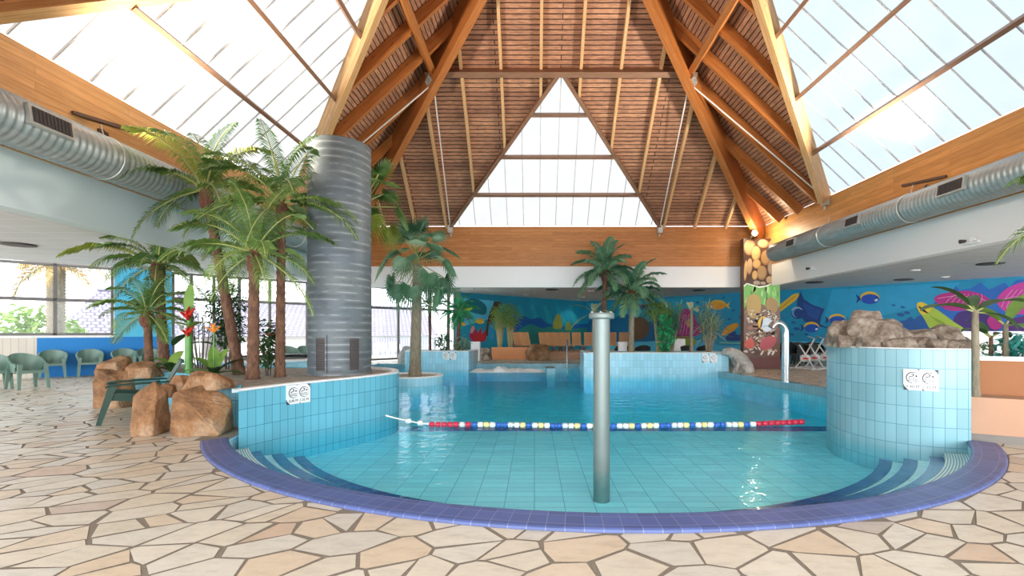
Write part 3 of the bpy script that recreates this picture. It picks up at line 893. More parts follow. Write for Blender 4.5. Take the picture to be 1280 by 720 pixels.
right_line = spline([(6.75, 8.6), (5.6, 8.35), (4.95, 7.95), (4.72, 7.55), (4.60, 7.05), (4.66, 6.55), (4.86, 6.22), (5.12, 6.02), (5.48, 5.92)])
planter('tiled_rock_planter', 'round pale aqua tiled pool wall topped with stacked stones', 'planter', right_line, [(5.62, 6.32), (6.7, 7.4), (7.1, 8.3)], -.6, 1.18, 'tile_right', rimz=.01)
il = [(-3.72 + .95 * math.cos(q * PI / 20), 14.3 + .95 * math.sin(q * PI / 20)) for q in range(-22, 19)]
planter('island_planter', 'small round tiled island in the pool holding a fan palm', 'planter', il, [], -.95, .08, 'tile_far', rim=.16)
planter('tiled_plant_box', 'blue tiled plant box by the terrace doors with small palms', 'planter', spline([(-5.3, 20.9), (-5.25, 19.2), (-4.9, 19.0), (-3.0, 19.0), (-2.6, 19.2), (-2.5, 20.9)], 3), [], -.95, .62, 'tile_far')
planter('central_plant_box', 'long blue tiled plant box behind the pole with palms and yucca', 'planter', spline([(1.78, 18.4), (1.8, 16.7), (1.95, 16.55), (4.3, 16.5), (6.55, 16.5), (6.75, 16.6), (6.8, 18.4)], 3), [], -.95, .66, 'tile_far')
tub = empty('whirlpool_tub', 'round aqua tiled tub behind the palms', 'whirlpool tub', (-7.2, 13.0, 0))
b = MB(); b.tube([(-7.2, 13.0, 0), (-7.2, 13.0, .68)], 1.7, 40, 0, True, False); part(b, 'tiled_wall', M['tile_far'], tub)
b = MB(); b.lathe((-7.2, 13.0, 0), [(1.72, .66), (1.72, .71), (1.5, .71), (1.5, .6), (.01, .6)], 40); part(b, 'rim', M['frame_white'], tub)
# terracotta planter wall on the mural side
tw = empty('terracotta_planter', 'two-tier terracotta plaster planter wall beside the rock planter', 'planter', (6.6, 6.0, 0))
def slab(a, c, th, z0, z1):
    a, c = Vector(a), Vector(c); d = (c - a).normalized(); nb = Vector((-d.y, d.x))
    if nb.y < 0: nb = -nb
    q0, q1 = a + nb * th / 2, c + nb * th / 2
    m = MB(); m.beam((q0.x, q0.y, (z0 + z1) / 2), (q1.x, q1.y, (z0 + z1) / 2), th, z1 - z0); return m
ta, tc = (5.58, 6.09), (8.6, 4.30)
part(slab(ta, tc, .7, .0, .565), 'lower_tier', M['peach'], tw, 'peach plaster lower tier')
part(slab((5.575, 6.075), (8.59, 4.285), .1, 0, .10), 'base_strip', M['greybase'], tw, 'grey stone base strip')
part(slab((5.95, 6.35), (8.85, 4.62), .16, .565, 1.02), 'upper_tier', M['terracotta'], tw)
part(slab((5.93, 6.33), (8.83, 4.60), .22, 1.02, 1.075), 'capping', M['frame_white'], tw, 'white capping')
b = MB(); b.poly([(6.1, 6.45, .9), (8.95, 4.75, .9), (9.9, 6.3, .9), (7.2, 7.9, .9)]); part(b, 'soil', M['sand'], tw)
# low white wall behind it
b = MB(); b.box((10.2, 12.4, 0), (16.5, 12.65, 1.42)); 
o = single(b, 'low_wall', M['white'], 'low white parapet wall below the pink coral mural', 'parapet', loc=(13.3, 12.5, 0))
# terraces at the back
b = MB(); b.box((.75, 24.0, 0), (6.4, 24.4, .15)); b.box((.75, 24.4, 0), (6.4, 29.5, .30))
tr = single(b, 'sun_terrace', M['peach'], 'raised peach step terrace carrying the wooden sun loungers', 'terrace', loc=(3, 26, 0)); tr['kind'] = 'structure'
b = MB(); b.box((-2.2, 24.2, 0), (.7, 24.4, .62)); 
ow = empty('orange_planter', 'low orange plaster planter wall in front of bamboo', 'planter', (-.7, 24.3, 0)); part(b, 'front_wall', plain('orange_plaster', (.80, .34, .14), .7, 0, .06, 2), ow)
b = MB(); b.box((-2.2, 24.4, 0), (.7, 25.6, .5)); part(b, 'soil', M['sand'], ow)
b = MB(); b.box((-3.05, 22.6, 0), (-2.62, 23.0, .93)); single(b, 'white_pedestal', M['white'], 'white square pedestal beside the tiled plant box', 'pedestal', loc=(-2.83, 22.8, 0))
# bubbling whirl bench in the pool
wb = empty('bubble_bench', 'pool bench with white bubbling water at the far edge', 'pool bench', (-1.0, 18.9, -1.1))
b = MB(); b.box((.45, 18.2, -1.1), (.80, 19.2, .0)); part(b, 'end_block', M['tile_right'], wb)
b = MB(); rnd = random.Random(4)
def fo(u, v):
    x = -2.55 + 3.0 * u; y = 18.25 + .9 * v
    e = math.sin(PI * v) ** .5 * min(1, u * 12, (1 - u) * 12)
    return Vector((x, y, WZ - .02 + e * (.09 + .10 * noise.noise(Vector((x * 4, y * 4, 1))) + .12 * math.exp(-((x + 1.35) / .28) ** 2))))
b.grid(fo, 60, 14); part(b, 'foam', M['foam'], wb, 'white bubbling foam')
# ---------------------------------------------------------------- poles
pp = empty('water_pole', 'grey green round steel pole with flange standing in the shallow pool', 'pole', (.757, 5.32, ZSH))
b = MB(); b.tube([(.757, 5.32, ZSH), (.757, 5.32, 1.58)], .093, 28); part(b, 'shaft', M['pole'], pp)
b = MB(); b.lathe((.757, 5.32, 0), [(.10, 1.545), (.138, 1.55), (.142, 1.56), (.142, 1.60), (.136, 1.615), (.05, 1.617)], 32); part(b, 'flange', M['pole'], pp, 'wide pale flange')
for k in range(6):
    q = k * PI / 3 + .3
    b = MB(); b.lathe((.757 + .118 * math.cos(q), 5.32 + .118 * math.sin(q), 1.612), [(.012, 0), (.012, .014), (.003, .017)], 6); part(b, 'bolt', M['steel'], pp)
sp = empty('swan_neck_spout', 'curved polished steel spout at the pool edge before the painted column', 'water spout', (7.0, 13.2, 0))
pts = [(7.02, 13.2, 0), (7.02, 13.2, 1.35)] + [(7.02 - .22 + .22 * math.cos(q * PI / 10), 13.2, 1.35 + .3 * math.sin(q * PI / 10)) for q in range(1, 9)]
b = MB(); b.tube(pts, [.095] * 9 + [.10], 18); part(b, 'pipe', M['chrome'], sp)
b = MB(); b.lathe((7.02, 13.2, 0), [(.15, 0), (.15, .025), (.10, .03)], 24); part(b, 'base_flange', M['chrome'], sp)
# thin handrail by the central plant box
hr = empty('handrail', 'thin steel grab rail standing beside the central plant box', 'handrail', (1.42, 20.75, 0))
b = MB(); b.tube([(1.42, 20.75, 0), (1.42, 20.75, .95), (1.42, 20.55, 1.05), (1.42, 20.3, .95), (1.42, 20.3, -.6)], .03, 10); part(b, 'rail', M['chrome'], hr)
# ---------------------------------------------------------------- lane rope
lr = empty('lane_rope', 'floating lane rope with white, yellow, blue and red floats', 'lane rope', (1, 7.7, WZ))
def rope_pt(u):
    px = 482 + (1004 - 482) * u
    y = 7.75 + .06 * math.sin(u * 9)
    x = (px - VX) / F * y
    z = WZ + .02 + (.16 * ((.12 - u) / .12) ** 1.5 if u < .12 else 0) + (.05 * (u - .86) / .14 if u > .86 else 0)
    return Vector((x, y, z))
b = MB(); b.tube([rope_pt(k / 80) for k in range(81)], .012, 6); part(b, 'cord', M['rod'], lr)
fm = {}
for k, c in (('red', (.55, .02, .06)), ('white', (.82, .82, .78)), ('yellow', (.85, .72, .30)), ('blue', (.02, .12, .48)), ('pale', (.66, .72, .74))):
    m = MB(); m.tube([(-.045, 0, 0), (-.035, 0, 0), (.035, 0, 0), (.045, 0, 0)], [.02, .043, .043, .02], 14)
    fm[k] = m.mesh('float', plain('float_' + k, c, .35, 0, .04))
u = .055; k = 0
while u < 1.0:
    p = rope_pt(u)
    if u < .085: cn = 'pale'
    elif u < .20: cn = 'red' if k % 7 else 'pale'
    elif u > .885: cn = 'red'
    else: cn = ['blue', 'white', 'yellow', 'white', 'blue', 'blue', 'pale', 'white', 'yellow'][k % 9]
    o = link_mesh(fm[cn], 'float', lr, p - Vector((1, 7.7, WZ)), (0, 0, 0))
    k += 1
    u += .028 if u < .10 else (.0145)
# ---------------------------------------------------------------- depth plaques
DK = plain('black_print', (.03, .035, .05), .5); PW = plain('plaque_white', (.86, .86, .86), .35, 0, .02)
def plaque(lab, c, nrm, w, h, text, gname):
    """plaque with cut corners; c = centre on wall"""
    c = Vector(c); nrm = Vector(nrm).normalized(); sd = Vector((0, 0, 1)).cross(nrm).normalized(); up = Vector((0, 0, 1))
    s = empty('depth_plaque', lab, 'sign', c, 0, gname)
    def q(x, y, o=.0): return c + sd * (x * w) + up * (y * h) + nrm * o
    k = MB()
    bk = [(-.5, -.5), (.5, -.5), (.5, .5), (-.5, .5)]
    k.poly([q(x, y, .008) for x, y in bk]); part(k, 'dark_backing', DK, s)
    out = [(-.5, -.22), (-.42, -.36), (-.22, -.5), (.5, -.5), (.5, .25), (.42, .38), (.24, .5), (-.5, .5)]
    m = MB(); f = [q(x, y, .022) for x, y in out]; bb = [q(x, y, .0) for x, y in out]
    m.poly(f)
    for i in range(len(f)): m.add([bb[i], bb[(i + 1) % 8], f[(i + 1) % 8], f[i]], [(0, 1, 2, 3)])
    part(m, 'plate', PW, s)
    e = MB()
    def sw(x, y): return q(x, y, .0245)
    N = 24
    for i in range(N):      # swoosh ellipse of changing width
        a0, a1 = 2 * PI * i / N + 1.2, 2 * PI * (i + 1) / N + 1.2
        th = lambda a: .012 + .05 * abs(math.sin((a - .4) * .5 + .3)) ** 3
        e.add([sw(.38 * math.cos(a0), .10 + .28 * math.sin(a0)), sw(.38 * math.cos(a1), .10 + .28 * math.sin(a1)),
               sw((.38 - th(a1)) * math.cos(a1), .10 + (.28 - th(a1)) * math.sin(a1)), sw((.38 - th(a0)) * math.cos(a0), .10 + (.28 - th(a0)) * math.sin(a0))], [(0, 1, 2, 3)])
    e.poly([sw(x, y) for x, y in [(-.22, .10), (.02, .16), (.10, .26), (-.06, .30), (-.08, .26), (.02, .24), (-.02, .19), (-.24, .14)]])
    e.poly([sw(.20 + .055 * math.cos(t * PI / 5), .18 + .05 * math.sin(t * PI / 5)) for t in range(10)])
    for yy in (.03, -.05):
        for i in range(8):
            x0 = -.26 + i * .065
            a, b2 = yy + .018 * math.sin(i * 1.6), yy + .018 * math.sin((i + 1) * 1.6)
            e.add([sw(x0, a - .012), sw(x0 + .066, b2 - .012), sw(x0 + .066, b2 + .014), sw(x0, a + .014)], [(0, 1, 2, 3)])
    part(e, 'swimmer_emblem', DK, s, 'dark swimmer emblem')
    cu = bpy.data.curves.new('lettering', 'FONT'); cu.body = text; cu.size = h * .19; cu.align_x = 'CENTER'; cu.align_y = 'CENTER'; cu.extrude = .001
    cu.materials.append(DK)
    tmp = bpy.data.objects.new('lettering_outline', cu); COL.objects.link(tmp)
    bpy.context.view_layer.update()
    me = bpy.data.meshes.new_from_object(tmp.evaluated_get(bpy.context.evaluated_depsgraph_get()))
    bpy.data.objects.remove(tmp); me.name = 'lettering'
    to = bpy.data.objects.new('lettering', me); COL.objects.link(to); to.parent = s
    to.matrix_local = Matrix.Translation(nrm * .0245 - up * h * .33) @ Matrix((( sd.x, up.x, nrm.x, 0), (sd.y, up.y, nrm.y, 0), (sd.z, up.z, nrm.z, 0), (0, 0, 0, 1)))
    return s
def wall_hit(line, px, z):
    """point + outward normal on a planter wall at picture column px"""
    t = (px - VX) / F; best = None
    for i in range(len(line) - 1):
        a_, c_ = Vector(line[i]), Vector(line[i + 1])
        fa, fc = a_.x - t * a_.y, c_.x - t * c_.y
        if fa * fc <= 0 and fa != fc:
            p = a_ + (c_ - a_) * (fa / (fa - fc))
            if best is None or p.y < best[0].y:
                d = (c_ - a_).normalized(); best = (p, Vector((d.y, -d.x)))
    p, nn = best
    return Vector((p.x, p.y, z)), Vector((nn.x, nn.y, 0))
for px, z, txt, lab in ((1141, .78, '0,40 M', 'first white depth plaque on the rock planter wall, nearer the pool'), (1161, .78, '1,35 M', 'second white depth plaque on the rock planter wall, nearer the terracotta planter')):
    p, nn = wall_hit(right_line, px, z); plaque(lab, p, nn, .188, .27, txt, 'depth plaques on the rock planter')
for px, z, txt, lab in ((365.5, .475, '0,40 M', 'white depth plaque on the palm planter, nearer the boulders'), (379, .475, '1,35 M', 'white depth plaque on the palm planter, nearer the grey column')):
    p, nn = wall_hit(left_line, px, z); plaque(lab, p, nn, .205, .28, txt, 'depth plaques on the palm planter')
for x, y, z, txt, lab, gp in ((-3.55, 18.99, .44, '0,40 M', 'tiny white depth plaque on the tiled plant box by the doors, nearer the grey column', 'depth plaques on the tiled plant box'), (-3.27, 18.99, .44, '1,35 M', 'tiny white depth plaque on the tiled plant box by the doors, nearer the white pedestal', 'depth plaques on the tiled plant box'),
                     (5.98, 16.49, .48, '0,40 M', 'tiny white depth plaque on the central plant box, nearer the steel pole', 'depth plaques on the central plant box'), (6.26, 16.49, .48, '1,35 M', 'tiny white depth plaque on the central plant box, nearer the painted column', 'depth plaques on the central plant box')):
    plaque(lab, (x, y, z), (0, -1, 0), .24, .30, txt, gp)
# ================================================================== PLANTS
rnd = random.Random(11)
def frond_mesh(L, e0, curl, wid, n=30, mats=None, lw=.030, droop=.35, seed=0, twist=.5):
    """feather leaf: rachis leaves the origin along +X at elevation e0 and bends down by curl over its length"""
    r = random.Random(seed); b = MB()
    pts = [Vector((0, 0, 0))]; tan = []
    N = 14
    for i in range(N):
        e = e0 - curl * (i / N) ** 1.25
        d = Vector((math.cos(e), 0, math.sin(e))); tan.append(d)
        pts.append(pts[-1] + d * (L / N))
    tan.append(tan[-1])
    b.tube(pts, [.018 * (1 - .8 * i / N) * (L / 1.3) + .002 for i in range(N + 1)], 5, 1, True, False)
    for i in range(n):
        t = .10 + .90 * (i + .5) / n
        k = t * N; i0 = min(int(k), N - 1); p = pts[i0].lerp(pts[i0 + 1], k - i0); d = tan[i0]
        up = Vector((-d.z, 0, d.x))
        l = wid * (math.sin(PI * min(1, .10 + .86 * t)) ** .75) * r.uniform(.88, 1.08)
        for sg in (-1, 1):
            out = (Vector((0, sg, 0)) * 1.0 + d * (.45 + .5 * t) + up * r.uniform(.05, twist)).normalized()
            mid = p + out * l * .5; tip = p + out * l * .93 + Vector((0, 0, -droop * l))
            w = d * (lw * .5)
            b.add([p - w * .5, p + w * .5, mid + w, tip, mid - w], [(0, 1, 2, 3, 4)], 0)
    return b.mesh('frond', mats)
def frond_set(L, wid, mats, levels, n=30, lw=.030, droop=.35, seed=0):
    return [frond_mesh(L, R(e), R(c), wid, n, mats, lw, droop, seed + i) for i, (e, c) in enumerate(levels)]
LEV = [(82, 60), (62, 80), (42, 85), (22, 80), (0, 70), (-28, 50)]
def crown(root, at, fs, n, sc=(.85, 1.1), weights=None, seed=0, az=None):
    r = random.Random(seed)
    for i in range(n):
        q = (i + .5) / n
        lv = min(len(fs) - 1, int(q * len(fs)))
        a = i * 2.39996 + r.uniform(-.25, .25)
        o = link_mesh(fs[lv], 'frond', root, Vector(at) + Vector((.05 * math.cos(a), .05 * math.sin(a), .10 * (1 - q))), (r.uniform(-.25, .25), r.uniform(-.1, .1), a), r.uniform(*sc))
def trunk_mb(base, top, r0, r1, bend=0, rings=26, seg=14, rough=.10, seed=0):
    r = random.Random(seed); b = MB(); base, top = Vector(base), Vector(top); pts = []; rad = []
    d = (top - base); side = Vector((-d.y, d.x, 0))
    if side.length < 1e-4: side = Vector((1, 0, 0))
    side.normalize()
    for i in range(rings * 2 + 1):
        t = i / (rings * 2)
        pts.append(base + d * t + Vector((1, .3, 0)) * (bend * math.sin(PI * t)))
        rad.append((r0 + (r1 - r0) * t) * (1 + (rough if i % 2 else -rough * .5) * r.uniform(.5, 1.2)) * (1.25 - .25 * min(1, t * 8)))
    b.tube(pts, rad, seg); return b
def palm(name, lab, base, crown_at, r0, fs, n, group=None, tm='trunk', boss=True, seed=0, bend=0, sc=(.85, 1.1), bossr=1.6, r1=None):
    base, ca = Vector(base), Vector(crown_at)
    root = empty(name, lab, 'palm tree', base, 0, group)
    r1 = r1 or r0 * .8
    part(trunk_mb(base - Vector((0, 0, .06)), ca, r0, r1, bend, max(8, int((ca.z - base.z) / .11)), seed=seed), 'trunk', M[tm], root)
    if boss:
        b = MB(); rr = r1 * bossr
        prof = [(r1 * .9, -.42), (rr * .9, -.34), (rr * 1.08, -.2), (rr, -.05), (rr * .7, .08), (.02, .16)]
        pts = []; rad = []
        for i, (q, z) in enumerate(prof): pts.append(ca + Vector((0, 0, z * max(.5, r0 / .12)))); rad.append(q)
        b.tube(pts, rad, 12); part(b, 'fibre_boss', M['boss'], root, 'red brown fibre boss')
    crown(root, ca - base, fs, n, sc, seed=seed)
    return root
G1 = [M['leaf'], M['rib']]; GL = [M['leaf_light'], M['rib']]; GC = [M['leaf_cool'], M['rib']]
big = frond_set(1.5, .34, G1, LEV, 46, .022, .45, 1)
bigl = frond_set(1.55, .36, GL, LEV[:4], 40, .03, .5, 21)
mid = frond_set(1.25, .28, G1, LEV, 42, .021, .45, 41)
small = frond_set(.80, .22, G1, LEV, 30, .02, .4, 61)
cool = frond_set(1.30, .36, GC, LEV, 30, .05, .35, 81)
def onbed(px, py, z=.6): return G(px, py, z)
def at(px, py, D): return P(px, py, D)
b1 = onbed(300, 468); palm('date_palm', 'tallest feather palm left of the grey column, crown overlapping the wood beam', b1, at(258, 240, b1.y - .1), .095, big + [bigl[1], bigl[2]], 18, 'feather palms in the curved planter', seed=1, bossr=1.5)
b2 = onbed(350, 471); palm('date_palm', 'feather palm whose fronds cross the grey column', b2, at(352, 255, b2.y - .15), .08, big, 17, 'feather palms in the curved planter', seed=2, bossr=1.4)
b3 = onbed(316, 474); palm('date_palm', 'feather palm with the stoutest shaggy trunk in front of the red hibiscus', b3, at(318, 318, b3.y - .1), .095, mid, 19, 'feather palms in the curved planter', seed=3, bossr=1.5)
b4 = onbed(206, 459); palm('date_palm', 'feather palm before the blue wall, crown beside the grey framed window', b4, at(197, 332, b4.y), .11, mid + [bigl[2]], 22, 'feather palms in the curved planter', seed=4, sc=(.95, 1.15), bossr=1.6)
b5 = onbed(187, 464); palm('date_palm', 'shortest feather palm of the planter with swollen red brown boss', b5, at(184, 393, b5.y), .08, small, 20, 'feather palms in the curved planter', seed=5, sc=(.95, 1.2), bossr=1.9)
# ---- fan palms
def fan_mesh(pet, Rf, e, mats, segs=24, spread=300, droop=.3, seed=0):
    r = random.Random(seed); b = MB()
    d = Vector((math.cos(e), 0, math.sin(e)))
    pts = [Vector((0, 0, 0)) + d * (pet * i / 5) - Vector((0, 0, .10 * pet * (i / 5) ** 2)) for i in range(6)]
    b.tube(pts, [.014] * 6, 5, 1, True, False)
    c = pts[-1]
    e2 = e - R(15) - R(52) * (1 - max(0, math.sin(e)) ** 3); f = Vector((math.cos(e2), 0, math.sin(e2))); sd = Vector((0, 1, 0)); up = f.cross(sd) * -1
    up = Vector((-f.z, 0, f.x))
    for i in range(segs):
        a0 = R(-spread / 2 + spread * i / segs); a1 = R(-spread / 2 + spread * (i + 1) / segs); am = (a0 + a1) / 2
        ln = Rf * (.72 + .28 * math.cos(am * .55)) * r.uniform(.92, 1.05)
        def q(a, l, h=0): return c + f * (l * math.cos(a)) + sd * (l * math.sin(a)) + up * h - Vector((0, 0, droop * ln * (l / ln) ** 2.2))
        b.add([c, q(a0, ln * .40, -.015), q(am, ln * .55, .028), q(a1, ln * .40, -.015), q(am, ln, 0)], [(0, 1, 2), (1, 4, 2)], 0)
        b.add([c, q(am, ln * .55, .028), q(a1, ln * .40, -.015), q(am, ln, 0)], [(0, 1, 2), (1, 3, 2)], len(mats) - 1 if len(mats) > 2 else 0)
    return b.mesh('fan_leaf', mats)
def fan_palm(name, lab, base, ca, r0, fs, n, tm, seed, sc=(.85, 1.1), r1=None, group=None):
    base, ca = Vector(base), Vector(ca)
    root = empty(name, lab, 'palm tree', base, 0, group)
    part(trunk_mb(base - Vector((0, 0, .06)), ca, r0, r1 or r0 * .75, 0, 24, rough=.03, seed=seed), 'trunk', M[tm], root)
    r = random.Random(seed)
    for i in range(n):
        q = (i + .5) / n; lv = min(len(fs) - 1, int(q * len(fs))); a = i * 2.39996 + r.uniform(-.2, .2)
        link_mesh(fs[lv], 'fan_leaf', root, ca - base + Vector((0, 0, .25 * (1 - q) - .05)), (r.uniform(-.3, .3), 0, a), r.uniform(*sc))
    return root
GF = [leafmat('fan_leaf_green', (.02, .10, .055), (.10, .25, .13), .15), M['rib'], leafmat('fan_leaf_lit_fold', (.10, .26, .15), (.30, .48, .32), .15)]  # pleat shading put into the colour: one half of each fold lighter
fans = [fan_mesh(.86, .60, R(e), GF, 22, 250, dr, 100 + i) for i, (e, dr) in enumerate(((84, .03), (58, .10), (34, .2), (8, .28), (-20, .38), (-42, .42)))]
fb_ = Vector((-3.62, 14.3, .06))
fan_palm('fan_palm', 'blue green fan palm on the small round tiled island', fb_, at(522, 330, 14.3), .17, fans, 24, 'trunk_grey', 6, (.88, 1.12), .13)
fl = [fan_mesh(.75, .50, R(e), [M['leaf_light'] if i == 3 else M['leaf'], M['rib']], 26, 280, dr, 130 + i) for i, (e, dr) in enumerate(((70, .1), (38, .2), (10, .35), (-20, .45)))]
p6 = Vector((-3.85, 10.05, .6))
fan_palm('fan_palm', 'yellow green fan palm half hidden behind the grey column', p6, at(456, 262, 10.05), .08, fl, 13, 'trunk', 7, (.85, 1.05))
# ---- plant box by the doors
cools = frond_set(.95, .26, GC, LEV, 26, .03, .35, 181)
palm('date_palm', 'slim tall palm in the tiled plant box by the doors', at(560, 440, 19.8), at(561, 345, 19.8), .075, frond_set(1.3, .34, GC, LEV, 28, .045, .35, 190), 20, tm='trunk_grey', seed=8, boss=False)
palm('date_palm', 'short bright green palm before the reef mural edge', at(572, 440, 19.6), at(574, 392, 19.6), .09, frond_set(.85, .3, [M['leaf_emerald'], M['rib']], LEV, 24, .04, .35, 200), 18, tm='trunk', seed=9, boss=False)
palm('dwarf_palm', 'thin dark palm in front of the glazed doors', at(538, 440, 20.2), at(536, 383, 20.2), .05, cools, 14, tm='trunk', seed=10, boss=False)
# ---- central box palms
palm('date_palm', 'taller palm behind the steel pole in the central plant box', at(752, 441, 17.3), at(757, 340, 17.3), .11, cool, 26, 'palms of the central plant box', tm='trunk', seed=12, bossr=1.7)
palm('date_palm', 'shorter palm right behind the pole flange in the central plant box', at(789, 441, 17.4), at(790, 366, 17.4), .11, cool, 24, 'palms of the central plant box', tm='trunk_grey', seed=13, bossr=2.2, sc=(.9, 1.15))
# palm reaching in at the picture edge
palm('date_palm', 'palm at the picture edge showing only frond tips over the white fascia', Vector((7.02, 5.42, .565)), Vector((7.02, 5.42, 2.95)), .12, big, 20, seed=14)
# ---- broad leaved plants
def blade(b, o, az, e0, L, W, curl, m=0, fold=.25, nu=8):
    o = Vector(o)
    def fn(u, v):
        e = e0; p = Vector((0, 0, 0)); steps = 8
        k = u * steps
        for i in range(int(k)): 
            ee = e0 - curl * (i / steps); p += Vector((math.cos(ee), 0, math.sin(ee))) * (L / steps)
        ee = e0 - curl * (int(k) / steps); p += Vector((math.cos(ee), 0, math.sin(ee))) * (L / steps) * (k - int(k))
        w = W * math.sin(PI * min(1, .04 + .96 * u)) ** .6 * (v - .5)
        p += Vector((0, w, 0)) + Vector((-math.sin(ee), 0, math.cos(ee))) * abs(w) * fold
        return o + Matrix.Rotation(az, 3, 'Z') @ p
    b.grid(fn, nu, 4, m)
def banana(name, lab, base, h, r, leaves, mats, group=None, stem='cane', seed=0):
    root = empty(name, lab, 'banana plant', base, 0, group)
    base = Vector(base)
    part(trunk_mb(base - Vector((0, 0, .04)), base + Vector((0, 0, h)), r, r * .7, 0, 10, 10, .05, seed), 'stem', M[stem], root)
    for az, e, L, W, c in leaves:
        b = MB(); d = Matrix.Rotation(R(az), 3, 'Z') @ Vector((math.cos(R(e)), 0, math.sin(R(e))))
        top = base + Vector((0, 0, h - .03)); b.tube([top, top + d * .12], .012, 6, 1)
        blade(b, top + d * .10, R(az), R(e), L, W, R(c)); part(b, 'leaf', mats[:2], root)
    return root
LB = [M['leaf_dark'], M['rib']]; LBr = [M['leaf_bright'], M['rib']]
bp = P(1219, 494, 6.15); 
r_ = banana('banana_plant', 'banana plant with dark spreading leaves beside the rock planter', (bp.x, bp.y, .57), 1.12, .05, [(178, 18, .62, .27, 45), (5, 26, .62, .27, 40), (150, 55, .5, .24, 50), (-60, -10, .4, .2, 60), (60, 40, .6, .22, 60)], LB, 'banana plants in the terracotta planter', 'trunk_grey', 3)
bp = Vector(((1257 - VX) / F * 6.6, 6.6, .9))
banana('banana_plant', 'banana plant with upright bright leaves in the terracotta planter', bp, .30 + .32, .04, [(15, 50, .62, .2, 20), (170, 40, .55, .2, 40), (-100, 5, .45, .18, 60), (100, 45, .5, .2, 40)], LBr, 'banana plants in the terracotta planter', 'trunk_grey', 4)
bp = Vector(((1243 - VX) / F * 6.7, 6.75, .9))
banana('banana_plant', 'small slender banana plant between two larger ones', bp, .45, .03, [(190, 30, .45, .15, 60), (20, 20, .4, .15, 60), (90, 50, .4, .15, 50)], LB, 'banana plants in the terracotta planter', 'trunk', 5)
bp = at(742, 441, 17.1)
banana('banana_plant', 'tall pale leaved banana plant just left of the steel pole', bp, 1.45, .07, [(160, 40, .85, .26, 55), (20, 55, .9, .26, 50), (190, -20, .95, .28, 35), (-50, 20, .7, .25, 60), (80, 50, .8, .25, 60)], [M['leaf_pale'], M['rib']], None, 'trunk_grey', 6)
bp = at(864, 441, 17.2)
banana('banana_plant', 'single stem banana plant before the pink coral mural', bp, 1.55, .07, [(165, 35, .75, .24, 70), (15, 30, .75, .24, 60), (-90, 20, .6, .22, 70), (80, 50, .7, .24, 60)], [M['leaf_pale'], M['rib']], None, 'trunk_grey', 7)
# heliconia and companions
hb_ = onbed(236, 466)
hl = empty('heliconia', 'tall heliconia with red flower bracts rising among the palms', 'flowering plant', hb_)
hb_ = Vector(hb_)
b = MB(); b.tube([hb_, hb_ + Vector((0, 0, .75)), hb_ + Vector((.01, 0, 1.2))], [.075, .06, .03], 10); part(b, 'stem', M['stem'], hl)
for az, z, e, L, W, c, mt in ((100, 1.15, 86, .62, .19, 10, 'leaf_bright'), (180, .95, 35, .55, .20, 70, 'leaf'), (-15, .85, 38, .55, .20, 60, 'leaf'), (170, .75, -15, .45, .22, 40, 'leaf_dark'), (20, .55, 20, .5, .2, 60, 'leaf_dark'), (-120, .9, 30, .4, .18, 60, 'leaf_bright')):
    b = MB(); blade(b, hb_ + Vector((0, 0, z)), R(az), R(e), L, W, R(c)); part(b, 'leaf', M[mt], hl)
for z, k in ((1.02, 1), (.70, .85)):
    b = MB()
    for az, e, L in ((0, 55, .30), (175, 40, .26), (30, 80, .30), (-60, 25, .2), (200, 70, .22)):
        blade(b, hb_ + Vector((.02, -.05, z)), R(az), R(e), L * k, .10 * k, R(-10), 0, .9, 6)
    part(b, 'flower', M['red'], hl, 'red flower bract')
def bushy(b, c, rx, rz, n, ls, lw, r, m=0, rng=None):
    rng = rng or rnd
    for i in range(n):
        while True:
            p = Vector((rng.uniform(-1, 1), rng.uniform(-1, 1), rng.uniform(-1, 1)))
            if .25 < p.length < 1: break
        p = Vector(c) + Vector((p.x * rx, p.y * rx, p.z * rz))
        a = rng.uniform(0, 2 * PI); e = rng.uniform(-.9, .6)
        d = Vector((math.cos(a) * math.cos(e), math.sin(a) * math.cos(e), math.sin(e))); s = d.cross(Vector((rng.uniform(-.4, .4), rng.uniform(-.4, .4), 1))).normalized()
        l = ls * rng.uniform(.7, 1.2); w = lw * rng.uniform(.8, 1.2); dn = Vector((0, 0, -l * .15))
        b.add([p, p + d * l * .45 + s * w * .5, p + d * l + dn, p + d * l * .45 - s * w * .5], [(0, 1, 2, 3)], m)
def shrub(name, lab, cat, base, stems, blobs, leafm, stemm, ls, lw, n, group=None, flowers=None, seed=0, r=.014):
    rng = random.Random(seed); base = Vector(base)
    root = empty(name, lab, cat, base, 0, group)
    b = MB()
    for dx, dy, h in stems:
        b.tube([base + Vector((dx * .3, dy * .3, -.05)), base + Vector((dx * .7, dy * .7, h * .5)), base + Vector((dx, dy, h))], [r, r * .85, r * .6], 7)
    part(b, 'stems', M[stemm], root)
    b = MB()
    for dx, dy, z, rx, rz, k in blobs: bushy(b, base + Vector((dx, dy, z)), rx, rz, int(n * k), ls, lw, rng, 0, rng)
    part(b, 'foliage', M[leafm], root)
    for dx, dy, z, mt, s in flowers or []:
        f = MB(); c = base + Vector((dx, dy, z))
        for q in range(6): blade(f, c, q * PI / 3 + dx * 9, R(25), s, s * .75, R(40), 0, .3, 4)
        part(f, 'flower', M[mt], root, 'red blossom' if mt == 'red' else 'orange blossom')
    return root
shrub('weeping_fig', 'slender weeping fig with fine dark leaves between two palm trunks', 'indoor tree', onbed(283, 462), [(0, 0, 1.5), (.1, .05, 1.3), (-.08, .05, 1.2)], [(0, 0, 1.35, .36, .55, 1), (.05, 0, .8, .30, .4, .7)], 'leaf_dark', 'darkcane', .13, .045, 850, seed=1)
